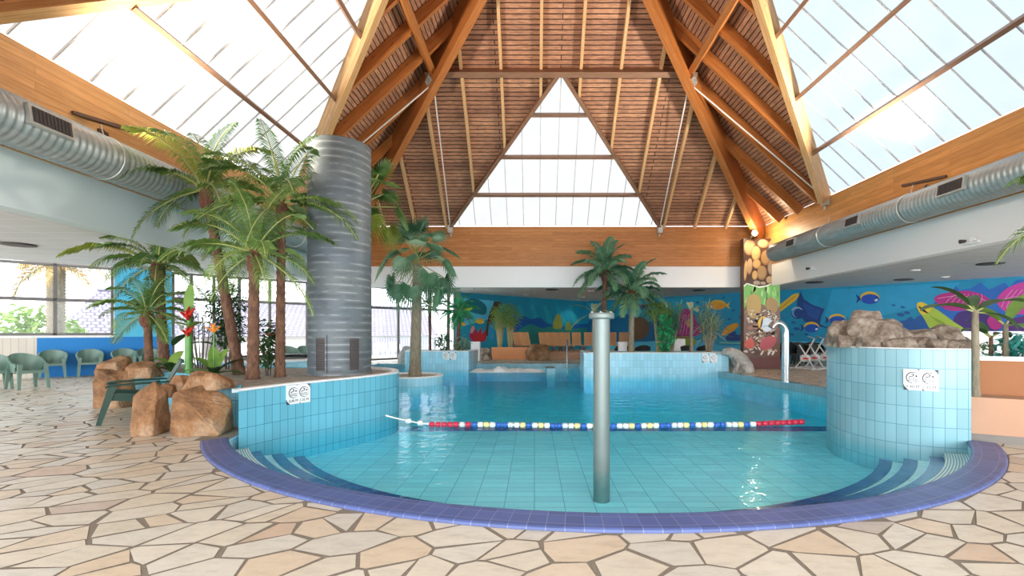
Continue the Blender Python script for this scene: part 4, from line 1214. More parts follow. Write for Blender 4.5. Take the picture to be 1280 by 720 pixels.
shrub('hibiscus', 'red flowering hibiscus shrub in front of the terrace glazing', 'flowering shrub', onbed(335, 470), [(0, 0, .7), (.08, .02, .6), (-.08, 0, .55)], [(0, 0, .60, .26, .45, 1)], 'leaf_dark', 'darkcane', .12, .07, 380, flowers=[(-.10, -.22, .98, 'red', .09), (.12, -.2, .74, 'red', .10), (-.02, -.24, .42, 'red', .09), (-.2, -.1, .82, 'red', .07), (.1, -.12, .9, 'red', .07)], seed=2)
bo = onbed(268, 470)
bpz = empty('bird_of_paradise', 'bird of paradise plant with one orange flower', 'flowering plant', bo); bo = Vector(bo)
b = MB(); b.tube([bo, bo + Vector((0, -.02, .45)), bo + Vector((.02, -.04, .80))], .013, 6); st = part(b, 'flower_stem', M['stem'], bpz)
b = MB()
for az, e in ((0, 40), (160, 60), (60, 80), (200, 35), (300, 50)): blade(b, bo + Vector((.02, -.04, .78)), R(az), R(e), .2, .07, R(-5), 0, .8, 5)
part(b, 'flower', M['orange'], bpz, 'orange flower')
for k, (az, e, L, W, c) in enumerate(((170, 60, .62, .2, 60), (20, 55, .6, .22, 55), (80, 75, .6, .2, 40), (-60, 50, .5, .2, 70), (200, 35, .55, .2, 60), (-10, 25, .6, .2, 50), (130, 80, .6, .2, 30))):
    b = MB(); blade(b, bo, R(az), R(e), L, W, R(c)); part(b, 'leaf', M['leaf_dark' if k % 2 else 'leaf_bright'], bpz)
bo = onbed(214, 466)
lf = empty('broad_leaf_plant', 'low plant with broad drooping dark leaves above the boulders', 'foliage plant', bo)
for k, (az, e, L, W, c) in enumerate(((185, 70, .55, .2, 95), (10, 60, .5, .24, 100), (-80, 65, .5, .22, 110), (100, 70, .6, .2, 60), (200, 30, .45, .2, 60))):
    b = MB(); blade(b, Vector(bo) + Vector((0, 0, .02)), R(az), R(e), L, W, R(c)); part(b, 'leaf', M['leaf_dark' if k % 3 else 'leaf_bright'], lf)
bo = onbed(252, 461)
shrub('bamboo_clump', 'thin dark stemmed bamboo in front of the terrace glazing', 'bamboo', bo, [(-.35 + .09 * k, .1 * math.sin(k * 2.1), 1.2 + .12 * math.sin(k * 3)) for k in range(9)], [(0, .1, 1.45, .5, .35, .6), (0, .1, .9, .45, .3, .3)], 'leaf_dark', 'darkcane', .16, .03, 300, seed=5, r=.011)
# plant box by doors: shrubs
shrub('green_shrub', 'round dark leaved shrub in the tiled plant box by the doors', 'shrub', at(553, 440, 19.5), [(0, 0, .4), (.1, 0, .35)], [(0, 0, .45, .38, .38, 1)], 'leaf_cool', 'darkcane', .2, .09, 220, seed=6)
shrub('green_shrub', 'pale leafed shrub at the bright palm in the tiled plant box', 'shrub', at(578, 440, 19.4), [(0, 0, .4), (.1, 0, .35)], [(0, 0, .35, .34, .34, 1)], 'leaf_pale', 'darkcane', .2, .06, 160, seed=7)
# bamboo behind the orange wall
for px, sd, lab in ((625, 8, 'bamboo clump in the orange planter, nearer the white pedestal'), (638, 9, 'bamboo clump in the orange planter, nearer the loungers')):
    bo = at(px, 434, 25.0); bo.z = .5
    shrub('bamboo_clump', lab, 'bamboo', bo, [(-.22 + .07 * k, .12 * math.sin(k * 2.3), 1.7 + .3 * math.sin(k * 3)) for k in range(7)], [(0, 0, 1.75, .55, .75, 1)], 'leaf_bright', 'cane', .26, .055, 420, 'bamboo in the orange planter', seed=sd, r=.035)
bo = at(824, 441, 17.5)
shrub('bamboo_clump', 'bamboo with golden canes in the central plant box', 'bamboo', bo, [(-.2 + .1 * k, .1 * math.sin(k * 2.3), 1.45 + .2 * math.sin(k * 3)) for k in range(6)], [(-.05, 0, 1.55, .55, .40, 1), (.3, 0, 1.3, .3, .3, .4)], 'leaf', 'cane', .24, .045, 420, seed=10, r=.03)
bo = at(832, 441, 17.0)
shrub('climbing_plant', 'emerald leaved climbing plant column in the central plant box', 'climbing plant', bo, [(0, 0, 1.3), (.06, 0, 1.2)], [(0, 0, .75, .30, .75, 1)], 'leaf_emerald', 'darkcane', .17, .11, 420, seed=11)
def yucca(lab, base, stems, L, mt, seed, n=34):
    rng = random.Random(seed); base = Vector(base); root = empty('yucca', lab, 'yucca', base, 0, 'yuccas of the central plant box')
    for dx, dy, h in stems:
        b = MB(); top = base + Vector((dx, dy, h)); b.tube([base + Vector((dx * .15, dy * .15, -.05)), base + Vector((dx * .5, dy * .5, h * .5)), top], [.045, .038, .032], 8); part(b, 'cane', M['trunk_grey'], root)
        b = MB()
        for i in range(n):
            a = i * 2.39996; e = R(88 - 110 * (i / n)) 
            blade(b, top - Vector((0, 0, .25 * i / n)), a, e, L * rng.uniform(.8, 1.1), .045, R(35), 0, .4, 4)
        part(b, 'leaf_rosette', M[mt], root)
yucca('yucca with leaning canes left of the single stem banana plant', at(838, 441, 17.3), [(.12, 0, 1.2), (.38, .1, 1.5), (.25, -.05, .9), (0, .1, 1.45)], .55, 'leaf_cool', 1)
yucca('dense multi-cane yucca nearest the stone frog statue', at(886, 441, 17.2), [(-.30, 0, 1.2), (-.05, 0, 1.45), (.18, 0, 1.1), (.30, .1, .85), (-.15, .1, .8), (.05, -.1, 1.0)], .62, 'leaf_pale', 2)
# teal bush at the right edge
shrub('teal_bush', 'teal leaved bush in the terracotta planter at the picture edge', 'shrub', Vector(((1278 - VX) / F * 6.6, 6.6, .9)), [(0, 0, .3), (.1, 0, .3)], [(0, 0, .24, .34, .26, 1)], 'leaf_teal', 'darkcane', .13, .06, 420, seed=12)
shrub('small_fern', 'small dark fern at the foot of the rock planter stones', 'fern', P(1224, 446, 6.5), [(0, 0, .1)], [(0, 0, .12, .12, .12, 1)], 'leaf_dark', 'darkcane', .14, .03, 50, seed=13, r=.006)
# ================================================================== ROCKS
def boulder(name, lab, c, size, mt, seed, group=None, cat='boulder', npts=14, cuts=3, rough=.026, square=.5):
    """c = centre of the base"""
    rng = random.Random(seed); bm = bmesh.new()
    sx, sy, sz = size
    for i in range(npts):
        p = Vector((rng.gauss(0, 1), rng.gauss(0, 1), rng.gauss(0, 1))).normalized()
        m = max(abs(p.x), abs(p.y), abs(p.z))
        p = p.lerp(p / m, square) * rng.uniform(.86, 1.0)
        bm.verts.new((p.x * sx / 2, p.y * sy / 2, max(-.5 * sz, min(.5 * sz, p.z * sz / 2 * 1.05)) + sz / 2))
    for a in (-1, 1):
        for d in (-1, 1): bm.verts.new((a * sx * .42, d * sy * .42, 0))
    bmesh.ops.convex_hull(bm, input=bm.verts[:])
    bmesh.ops.delete(bm, geom=[v for v in bm.verts if not v.link_faces], context='VERTS')
    for ax in range(3):
        lo, hi = min(v.co[ax] for v in bm.verts), max(v.co[ax] for v in bm.verts)
        for v in bm.verts: v.co[ax] = (v.co[ax] - lo) / (hi - lo) * size[ax] - (size[ax] / 2 if ax < 2 else 0)
    bmesh.ops.bevel(bm, geom=bm.edges[:], offset=min(size) * .03, segments=1, affect='EDGES', profile=.6)
    bmesh.ops.triangulate(bm, faces=bm.faces[:])
    bmesh.ops.subdivide_edges(bm, edges=[e for e in bm.edges if e.calc_length() > min(size) * .12], cuts=cuts, use_grid_fill=True)
    for v in bm.verts:
        n = Vector((noise.noise(v.co * (2.2 / max(size)) * 2 + Vector((seed, 0, 0))), noise.noise(v.co * (4.4 / max(size)) + Vector((0, seed, 7))), noise.noise(v.co * (4.4 / max(size)) + Vector((3, 0, seed)))))
        f = noise.noise(v.co * (14 / max(size)) + Vector((seed, seed, 0)))
        k = max(size)
        v.co += n * rough * 1.4 * k + v.co.normalized() * f * rough * .6 * k
        if v.co.z < 0: v.co.z = 0
    me = bpy.data.meshes.new(name); bm.to_mesh(me); bm.free(); me.materials.append(M[mt])
    o = bpy.data.objects.new(name, me); COL.objects.link(o); o.location = c; o.rotation_euler = (0, 0, rng.uniform(-.25, .25))
    return tag(o, lab, cat, group)
def rk(px0, px1, pyb, pyt, mt, seed, lab, group, z=0, depth=.8, D=None, **k):
    D = D or F * (CAMZ - z) / (pyb - VY)
    w = (px1 - px0) / F * D; h = (pyb - pyt) / F * D
    return boulder('boulder', lab, ((px0 + px1) / 2 / F * D - VX / F * D, D + w * depth * .45, z), (w * 1.08, w * depth, h), mt, seed, group, **k)
gB = 'tan boulders around the curved planter'
rk(211, 270, 546, 484, 'rock_tan', 3, 'largest rust brown boulder touching the violet coping', gB, depth=.75, square=.9)
rk(160, 190, 546, 477, 'rock_tan', 8, 'upright tan boulder beside the largest one, split face to the floor', gB, depth=1.1, square=.9)
rk(117, 152, 511, 460, 'rock_tan', 12, 'tan boulder behind the dark green deck chair', gB, depth=.9, square=.75)
o = boulder('boulder', 'smaller round boulder capping the one behind the deck chair', (at(140, 466, 8.9).x, 9.0, .62), (.55, .45, .33), 'rock_tan', 15, gB)
def rock_at(px, py, D, size, seed, lab, mt='rock_tan', group=gB, z=None):
    p = at(px, py, D)
    if z is not None: p.z = z
    return boulder('boulder', lab, p, size, mt, seed, group)
rock_at(228, 489, 6.95, (.32, .34, .24), 21, 'brown peaked stone above the upright boulder, under the heliconia')
rock_at(206, 496, 6.75, (.30, .30, .18), 22, 'flat peach stone nearest the deck chair backrest')
rock_at(252, 488, 6.9, (.42, .38, .30), 23, 'pointed peach stone above the largest boulder, behind its left shoulder')
rock_at(272, 486, 6.75, (.36, .4, .26), 24, 'rosy stone above the largest boulder, next to the tiled wall')
rock_at(180, 472, 9.0, (.5, .4, .30), 25, 'low tan ledge stone behind the deck chair')
# stones on the right planter
gs = 'stones on top of the rock planter'
stones = [(1057, 434, 7.2, (.36, .4, .38), 'steep grey stone at the pool end of the rock planter row'), (1083, 434, 6.95, (.46, .4, .52), 'tallest stone of the rock planter row'), (1106, 434, 6.75, (.36, .36, .40), 'stone with a dark hollow next to the tallest stone'),
          (1128, 434, 6.6, (.30, .3, .16), 'low front stone under the flat capped stone'), (1129, 425, 6.85, (.32, .3, .19), 'flat capped stone at the middle of the row'), (1153, 435, 6.55, (.30, .3, .16), 'low front stone under the peach slab'),
          (1152, 424, 6.8, (.34, .3, .17), 'peach topped slab stone of the upper row'), (1171, 436, 6.45, (.28, .3, .14), 'low front stone before the white rounded stone'), (1184, 428, 6.7, (.30, .3, .23), 'white rounded stone near the banana plant'),
          (1190, 437, 6.4, (.26, .28, .12), 'brown low front stone near the banana plant'), (1208, 437, 6.35, (.22, .26, .12), 'last low stone beside the banana plant'), (1094, 436, 6.7, (.34, .25, .16), 'low wide stone in front of the tallest stone'),
          (1064, 436, 6.95, (.30, .25, .17), 'low stone at the foot of the steep pool end stone'), (1115, 436, 6.62, (.26, .25, .14), 'small stone at the foot of the hollow stone'), (1203, 431, 6.7, (.22, .25, .15), 'dark small stone behind the last low stone')]
for i, (px, py, D, sz, lab) in enumerate(stones):
    p = at(px, py, D); boulder('stone', lab, (p.x, D + sz[1] * .1, 1.17 if py > 430 else 1.26), (sz[0] * 1.22, sz[1], sz[2] * 1.08), 'rock_grey', 40 + i, gs, 'stone', square=.45)
boulder('boulder', 'craggy brown boulder before the sun loungers', (at(672, 450, 23.4).x, 23.5, 0), (1.15, .9, .80), 'rock_tan', 70, None)
boulder('boulder', 'grey boulder between white pedestal and orange planter', (at(607, 450, 23.6).x, 23.6, 0), (.55, .6, .62), 'rock_grey', 71, None)
boulder('boulder', 'pale leaning boulder at the door end of the tiled plant box', (at(508, 455, 20.3).x, 20.5, 0), (.75, .6, .78), 'rock_pale', 72, None)
# stone frog like statue at the end of the central box
st = empty('stone_statue', 'pale grey crouching stone animal spout at the plant box end', 'statue', (at(918, 462, 16.3).x, 16.3, 0))
sx, sy = st.location.x, 16.3
b = MB()
prof = [((.38, 0), .0, .30), ((.34, 0), .18, .30), ((.20, 0), .42, .27), ((.02, 0), .62, .22), ((-.18, 0), .72, .16), ((-.34, 0), .70, .13), ((-.42, 0), .66, .05)]
b.tube([(sx + p[0], sy, z) for p, z, r in prof], [r for p, z, r in prof], 14)
part(b, 'body', M['rock_pale'], st)
b = MB(); b.tube([(sx - .05, sy - .18, .55), (sx + .02, sy - .26, .30), (sx - .12, sy - .28, .0)], [.08, .07, .09], 8); part(b, 'foreleg', M['rock_pale'], st)
b = MB(); b.tube([(sx + .34, sy - .2, .25), (sx + .20, sy - .32, .22), (sx + .30, sy - .30, .0)], [.13, .1, .08], 8); part(b, 'hind_leg', M['rock_pale'], st)
# ================================================================== MURALS
def wl(px, py, k): q = LW(px); return Vector((q.x, q.y, CAMZ - (py - VY) / F * q.y)) + LN * (.012 + .004 * k)
def wr(px, py, k): q = RW(px); return Vector((q.x, q.y, CAMZ - (py - VY) / F * q.y)) + RN * (.012 + .004 * k)
CY_ = 17.745
def wc(px, py, k): return Vector(((px - VX) / F * CY_, CY_ - .004 * k, CAMZ - (py - VY) / F * CY_))
class Paint:
    def __init__(s, fn): s.b = MB(); s.fn = fn; s.mats = []; s.ix = {}
    def c(s, col):
        if col not in s.ix:
            s.ix[col] = len(s.mats); s.mats.append(plain('mural_paint', col, .45, 0, .10, 2.0))
        return s.ix[col]
    def poly(s, col, k, pts): s.b.poly([s.fn(x, y, k) for x, y in pts], s.c(col))
    def ell(s, col, k, cx, cy, rx, ry, rot=0, n=18):
        c, d = math.cos(R(rot)), math.sin(R(rot))
        s.poly(col, k, [(cx + rx * math.cos(a) * c - ry * math.sin(a) * d, cy + rx * math.cos(a) * d + ry * math.sin(a) * c) for a in [2 * PI * i / n for i in range(n)]])
    def line(s, col, k, pts, w):
        for i in range(len(pts) - 1):
            (x0, y0), (x1, y1) = pts[i], pts[i + 1]; l = math.hypot(x1 - x0, y1 - y0) or 1; nx, ny = -(y1 - y0) / l * w / 2, (x1 - x0) / l * w / 2
            s.poly(col, k, [(x0 + nx, y0 + ny), (x1 + nx, y1 + ny), (x1 - nx, y1 - ny), (x0 - nx, y0 - ny)])
    def blob(s, col, k, pts, n=5):
        out = []; N = len(pts)
        for i in range(N):
            p0, p1, p2, p3 = [Vector(pts[(i + j - 1) % N]) for j in range(4)]
            for q in range(n):
                t = q / n
                out.append(tuple(.5 * ((2 * p1) + (p2 - p0) * t + (2 * p0 - 5 * p1 + 4 * p2 - p3) * t * t + (3 * p1 - p0 - 3 * p2 + p3) * t ** 3)))
        s.poly(col, k, out)
    def fish(s, k, cx, cy, L, h, body, fin, flip=1, tail=None):
        s.poly(tail or fin, k, [(cx - flip * L * .42, cy), (cx - flip * L * .72, cy - h * .42), (cx - flip * L * .64, cy), (cx - flip * L * .72, cy + h * .42)])
        s.ell(fin, k, cx - flip * L * .02, cy - h * .10, L * .48, h * .55)
        s.ell(body, k + 1, cx, cy + h * .03, L * .46, h * .44)
        s.ell((.8, .85, .9), k + 2, cx + flip * L * .30, cy + h * .12, L * .09, h * .10, -20)
        s.ell((.01, .01, .03), k + 2, cx + flip * L * .30, cy - h * .08, L * .04, h * .06)
NAVY = (.012, .06, .24); DEEP = (.008, .10, .36); YEL = (.82, .52, .05); ORG = (.85, .36, .02); PINK = (.50, .02, .24); LPINK = (.80, .30, .50)
m = Paint(wr)
m.poly((.005, .30, .52), 0, [(733.6, 300), (1330, 200), (1330, 428), (733.6, 428)])
# keep the painting inside the wall height: clip rows handled by wall-space polygon below
m.b = MB(); m.mats = []; m.ix = {}
base = m.c((.005, .29, .50))
q0, q1 = RW(734), REND
m.b.add([q0 + RN * .012 + Vector((0, 0, .93)), q1 + RN * .012 + Vector((0, 0, .93)), q1 + RN * .012 + Vector((0, 0, CZ - .01)), q0 + RN * .012 + Vector((0, 0, CZ - .01))], [(0, 1, 2, 3)], base)
# light bands of water
m.poly((.01, .38, .60), 1, [(735, 379), (800, 375), (880, 371), (880, 384), (800, 392), (735, 398)])
m.poly((.02, .36, .62), 1, [(1040, 362), (1160, 355), (1200, 353), (1190, 375), (1100, 395), (1030, 398)])
m.blob((.006, .12, .28), 2, [(735, 404), (748, 396), (764, 400), (780, 392), (796, 398), (812, 402), (830, 398), (848, 408), (848, 424), (735, 426)])
m.blob((.12, .07, .04), 3, [(790, 402), (798, 396), (808, 400), (812, 410), (806, 422), (790, 424)])
m.blob(PINK, 3, [(846, 398), (852, 389), (860, 386), (868, 393), (872, 404), (880, 412), (870, 420), (852, 424), (845, 412)])
for i in range(5): m.line(LPINK, 4, [(850 + 4 * i, 418), (853 + 3.4 * i, 404), (856 + 2.6 * i, 393)], .8)
m.ell((.80, .42, .12), 4, 862, 404, 4, 5)
m.blob((.34, .42, .03), 3, [(844, 424), (852, 420), (864, 421), (870, 426), (866, 433), (846, 433)])
m.fish(4, 897, 382, 22, 11, ORG, YEL, -1); m.fish(4, 771 + 30, 384, 14, 7, NAVY, (.3, .1, .25), -1)
m.blob(ORG, 4, [(902, 418), (907, 410), (915, 405), (922, 404), (923, 408), (915, 415), (906, 419)])
m.line(YEL, 5, [(905, 417), (912, 411), (920, 406)], 1.2)
m.blob(NAVY, 4, [(908, 421), (914, 416), (919, 414), (922, 419), (929, 417), (931, 425), (910, 426)])
m.blob((.03, .34, .55), 3, [(893, 424), (905, 421), (930, 424), (940, 428), (925, 432), (896, 431)])
m.line((.25, .60, .35), 4, [(900, 428), (915, 429), (930, 429)], 1.5)
for x, y in ((872, 378), (905, 372), (917, 388), (880, 390), (926, 396), (912, 399)): m.ell(NAVY, 3, x, y, 2.2, .9, -30)
# manta and company
m.blob(YEL, 4, [(972, 384), (984, 374), (992, 368), (999, 367), (996, 374), (986, 382), (974, 390)])
for i in range(4): m.line((.45, .22, .02), 5, [(975 + 5 * i, 386 - 4.2 * i), (984 + 3.6 * i, 379 - 3 * i)], .7)
m.poly(NAVY, 5, [(997, 374), (1001, 364), (1005, 374), (1016, 381), (1031, 386), (1027, 395), (1025, 405), (1038, 411), (1024, 408), (1014, 404), (1006, 402), (1000, 394), (996, 384)])
m.poly((.02, .09, .34), 6, [(1004, 378), (1014, 383), (1026, 388), (1022, 400), (1012, 396), (1005, 388)])
m.ell(NAVY, 6, 999, 391, 10, 7.5, -15); m.ell((.12, .38, .62), 7, 996, 391, 6, 6, 0); m.ell(NAVY, 8, 998, 391.5, 5.4, 5.6)
m.line((.55, .70, .80), 9, [(990, 388), (993, 385), (998, 384), (1003, 387)], .9)
m.fish(6, 1015, 410, 20, 12, (.01, .10, .50), YEL, 1, NAVY); m.fish(6, 1047, 400, 22, 12, (.01, .10, .50), YEL, 1, NAVY); m.fish(6, 1088, 373.5, 25, 14, (.01, .08, .46), YEL, 1, NAVY)
for x, y, rx in ((1117, 381.5, 2.6), (1128.5, 384, 3), (1126, 393.5, 5), (1134, 391, 4), (992, 403, 3), (996, 411, 4), (990, 418, 3), (1008, 418, 3)): m.ell(DEEP, 3, x, y, rx, rx * .45, 8)
m.blob(DEEP, 3, [(1120, 410), (1124, 402), (1132, 400), (1138, 396), (1143, 399), (1150, 394), (1158, 398), (1164, 410), (1160, 418), (1120, 418)])
m.poly((.01, .14, .52), 2, [(1166, 380), (1180, 372), (1190, 364), (1195, 357), (1200, 363), (1214, 360), (1226, 353), (1236, 362), (1246, 358), (1256, 353), (1262, 359), (1270, 350), (1284, 348.5), (1320, 345), (1320, 420), (1166, 420)])
m.blob((.05, .02, .18), 3, [(1196, 392), (1215, 388), (1240, 388), (1250, 400), (1246, 414), (1210, 416), (1192, 408)])
m.blob((.10, .02, .20), 3, [(1258, 402), (1275, 396), (1310, 392), (1310, 414), (1258, 414)])
m.blob((.40, .55, .06), 4, [(1146, 381), (1150, 377.5), (1158, 380), (1168, 385), (1180, 393), (1192, 402), (1206, 412), (1196, 418), (1172, 418), (1162, 410), (1155, 398), (1148, 388)])
m.blob((.85, .60, .04), 5, [(1146, 381), (1150, 377.5), (1158, 380), (1165, 385), (1160, 391), (1153, 393), (1148, 388)])
m.blob((.02, .02, .02), 6, [(1148.5, 382.5), (1153, 385), (1158, 389), (1161, 392), (1155, 390), (1150, 386)])
for i in range(5): m.line((.22, .36, .03), 5, [(1162 + 4 * i, 394 + 2 * i), (1174 + 5 * i, 404 + 2.6 * i)], .7)
m.blob(PINK, 5, [(1168, 374), (1174, 368.5), (1190, 365), (1208, 363.5), (1222, 366), (1233, 371), (1238, 377), (1226, 383), (1206, 388), (1186, 388), (1174, 381)])
for i in range(7): m.line(LPINK, 6, [(1180 + 7.5 * i, 382 - .6 * i), (1186 + 7 * i, 374), (1196 + 5.2 * i, 367.6)], .8)
m.line(LPINK, 6, [(1172, 373), (1195, 369.5), (1222, 372), (1235, 377)], .8)
m.blob((.62, .04, .34), 5, [(1246, 374), (1254, 364), (1266, 357), (1280, 352.5), (1300, 350), (1310, 366), (1300, 390), (1276, 393), (1258, 390), (1248, 382)])
for i in range(7): m.line(LPINK, 6, [(1252 + 6 * i, 384 + i), (1256 + 6.4 * i, 374), (1266 + 6 * i, 362)], .9)
m.line(LPINK, 6, [(1249, 376), (1266, 371), (1290, 372)], .9)
m.blob(PINK, 6, [(1234, 402), (1238, 395), (1246, 393), (1253, 400), (1250, 411), (1240, 411)])
single(m.b, 'reef_mural', m.mats, 'wide painted reef mural with manta, blue fish and pink corals', 'mural', loc=tuple(RW(1100)))
m = Paint(wl)
base = m.c((.01, .27, .42)); q0, q1 = LW(570.5), CORNER - LD * .02
m.b.add([q0 + LN * .012, q1 + LN * .012, q1 + LN * .012 + Vector((0, 0, CZ - .01)), q0 + LN * .012 + Vector((0, 0, CZ - .01))], [(0, 1, 2, 3)], base)
m.poly((.10, .55, .78), 1, [(571, 372), (617, 376), (617, 398), (600, 402), (571, 410)])
m.blob((.01, .16, .22), 2, [(576, 386), (582, 376), (592, 373), (602, 377), (608, 384), (606, 393), (596, 392), (586, 389)])
m.blob((.04, .38, .20), 3, [(574, 392), (578, 384), (586, 380), (592, 386), (584, 390), (580, 402), (576, 412)])
m.blob((.45, .60, .05), 4, [(578, 388), (583, 383), (590, 385), (585, 389)])
m.poly((.06, .03, .025), 4, [(617.5, 377), (627, 377), (622, 390), (616, 400), (613, 420), (606, 420), (609, 400), (612, 390)])
m.blob((.45, .02, .03), 4, [(590, 426), (588, 416), (592, 418), (594, 410), (597, 416), (601, 409), (602, 417), (607, 413), (606, 426)])
m.fish(5, 600, 402, 11, 6, YEL, ORG, 1); m.fish(5, 584, 398, 10, 5, (.10, .25, .62), NAVY, -1); m.blob((.30, .05, .25), 3, [(586, 420), (590, 412), (595, 418), (592, 426)]); m.ell((.75, .30, .32), 5, 590, 412, 2, 5, 20); m.ell(ORG, 5, 579, 405, 2.6, 2, 0)
m.blob((.03, .30, .55), 5, [(611, 406), (615, 406), (618, 414), (615, 424), (610, 420)])
m.blob(DEEP, 2, [(640, 410), (646, 400), (654, 395), (664, 399), (674, 397), (684, 404), (700, 408), (733, 405), (733, 418), (640, 418)])
m.blob((.02, .22, .20), 3, [(640, 420), (652, 410), (664, 405), (676, 410), (690, 408), (706, 412), (733, 410), (733, 426), (640, 428)])
m.blob((.30, .32, .05), 4, [(691, 410), (693, 398), (697, 392), (701, 398), (702, 410)]); m.blob((.18, .26, .05), 4, [(706, 412), (708, 404), (712, 402), (714, 412)])
for i in range(5): m.poly((.02, .34, .46), 1, [(646 + 16 * i, 381), (650 + 16 * i, 381), (660 + 16 * i, 404), (652 + 16 * i, 404)])
single(m.b, 'grotto_mural', m.mats, 'painted mural of palms, corals and blue hills behind the sun loungers', 'mural', loc=tuple(LW(650)))
m = Paint(wc)
X0, X1 = 929.5, 974.5
m.poly((.10, .05, .035), 0, [(X0, 298.5), (X1, 298.5), (X1, 358), (X0, 358)])
for i, (x, y, rx, ry) in enumerate([(937, 309, 6.5, 9.5), (945, 317, 5.2, 8.8), (954, 304.5, 6.6, 5), (967, 309, 6.6, 9.8), (957.5, 322, 6.2, 9), (946, 330, 4.8, 5.6), (937, 333, 3.4, 9.6), (965, 334, 5.2, 9.6), (952.5, 341, 5.8, 8.6), (943.5, 344, 3.4, 5.6), (962, 350, 4.2, 4.6), (946, 353.5, 4.4, 2.6), (972, 336, 2.2, 9), (932, 338, 2, 12), (970, 322, 2.4, 4), (954, 354, 3.4, 2)]):
    col = [(.50, .33, .17), (.72, .50, .22), (.62, .44, .26), (.45, .36, .28)][i % 4]
    m.ell((col[0] * .7, col[1] * .6, col[2] * .6), 1, x, y, rx * 1.08, ry * 1.08, 4); m.ell(col, 2, x - rx * .1, y - ry * .08, rx * .9, ry * .92, 4)
m.poly((.70, .70, .62), 3, [(968, 357), (971, 346), (X1, 340), (X1, 357)])
wave = [(X0, 358), (933, 354.5), (940, 356.5), (948, 359), (956, 358), (964, 355), (X1, 355)]
m.poly((.17, .42, .09), 3, wave + [(X1, 388), (X0, 388)])
m.line((.82, .90, .75), 5, wave, 1.6)
rr = random.Random(3)
for i in range(26):
    x = rr.uniform(X0 + 1, X1 - 1); y = rr.uniform(360, 378); m.ell([(.30, .62, .16), (.08, .28, .06), (.45, .66, .25)][i % 3], 4, x, y, 1.1, rr.uniform(3, 6), rr.uniform(-15, 15), 10)
m.poly((.17, .09, .06), 4, [(X0, 386), (934, 380), (941, 384), (948, 378), (957, 383), (966, 379), (X1, 384), (X1, 449), (X0, 449)])
m.blob((.46, .30, .08), 5, [(934, 372), (941, 368), (949, 371), (951, 384), (947, 396), (938, 397), (933, 386)])
m.blob((.36, .22, .07), 5, [(957, 376), (964, 372), (972, 378), (970, 390), (960, 392)])
for i in range(16): m.ell([(.27, .14, .09), (.12, .06, .045), (.34, .15, .11)][i % 3], 6, rr.uniform(X0 + 5, X1 - 5), rr.uniform(396, 442), rr.uniform(3, 6), rr.uniform(2, 5), rr.uniform(-30, 30))
for i in range(120):
    x = rr.uniform(X0 + 2, X1 - 3); y = rr.uniform(388, 442)
    m.ell([(.80, .74, .64), (.62, .44, .32), (.70, .58, .46), (.40, .22, .12)][i % 4], 7, x, y, rr.uniform(1.8, 3.2), rr.uniform(.8, 1.2), rr.uniform(-70, 70), 10)
m.blob(YEL, 8, [(947, 405), (950, 397), (956, 396), (958, 400), (952, 412)])
m.ell((.66, .74, .82), 9, 958, 406, 7.5, 8.8); m.ell((.02, .02, .02), 10, 951.5, 404, 1, 7, 12, 10); m.line((.3, .38, .48), 11, [(953, 409), (956, 407), (961, 408)], .8)
m.blob((.52, .10, .12), 8, [(949, 430), (954, 423), (963, 420), (970, 424), (967, 432), (958, 437), (950, 436)])
m.blob((.62, .10, .07), 8, [(930, 432), (934, 424), (940, 424), (943, 431), (937, 436)])
for x in (952, 961, 966): m.ell((.88, .80, .74), 9, x, 441, 1.3, 3.6, 30, 10)
m.poly((.16, .055, .05), 10, [(X0, 447), (X1, 446), (X1, 460.5), (X0, 460.5)])
part(m.b, 'painted_scene', m.mats, pcol, 'painted boulders, seaweed and fish')
# ================================================================== FURNITURE
def tub_chair(lab, mt, loc, rz, group, sc=1.0):
    """moulded plastic armchair; faces local -Y"""
    r = empty('tub_chair', lab, 'chair', loc, rz, group); r.scale = (sc, sc, sc)
    def shell(a, v):
        ang = PI / 2 + a * 1.95
        top = .61 + .25 * max(0, math.cos(a * 1.75)) ** .8
        z = .40 + (top - .40) * v
        rx, ry = .26 + .05 * v, .24 + .07 * v
        return Vector((rx * math.cos(ang), .02 + ry * math.sin(ang), z))
    b = MB(); n = 24
    b.grid(lambda u, v: shell(2 * u - 1, v), n, 5); b.grid(lambda u, v: shell(2 * u - 1, v) * .94 + Vector((0, 0, .04)), n, 5)
    part(b, 'backrest', M[mt], r, local=True)
    for sg in (-1, 1):
        b = MB(); p = [shell(sg * (.55 + .09 * k), 1.0) for k in range(6)]
        b.tube(p + [p[-1] + Vector((0, -.07, -.03)), p[-1] + Vector((0, -.09, -.09))], .026, 8, 0, True, True, .7)
        part(b, 'armrest', M[mt], r, local=True)
    b = MB(); b.grid(lambda u, v: Vector(((u - .5) * .50, -.25 + .48 * v, .425 - .03 * math.sin(PI * u) * math.sin(PI * v) + .02 * (1 - v))), 8, 8)
    b.beam((-.26, -.25, .415), (.26, -.25, .415), .03, .07); b.grid(lambda u, v: Vector(((u - .5) * .50, -.25 + .48 * v, .38)), 2, 2)
    part(b, 'seat', M[mt], r, local=True)
    for sx in (-1, 1):
        for sy, y0, y1 in ((-1, -.22, -.27), (1, .20, .25)):
            b = MB(); b.beam((sx * .235, y0, .60 if sy < 0 else .5), (sx * .275, y1, 0), .085, .04, (0, 1, 0), 0, .65); part(b, 'leg', M[mt], r, local=True)
    return r
labs = ['faded green tub chair against the blue wall, first from the cream panel', 'faded green tub chair against the blue wall, second from the cream panel', 'faded green tub chair against the blue wall, third from the cream panel, half behind boulders', 'faded green tub chair against the blue wall, last one behind the palm trunk']
for px, lab in zip((66, 112, 154, 184), labs):
    q = LW(px) + LN * .42; tub_chair(lab, 'chair_green', (q.x, q.y, 0), R(45), 'green tub chairs along the blue wall', 1.0)
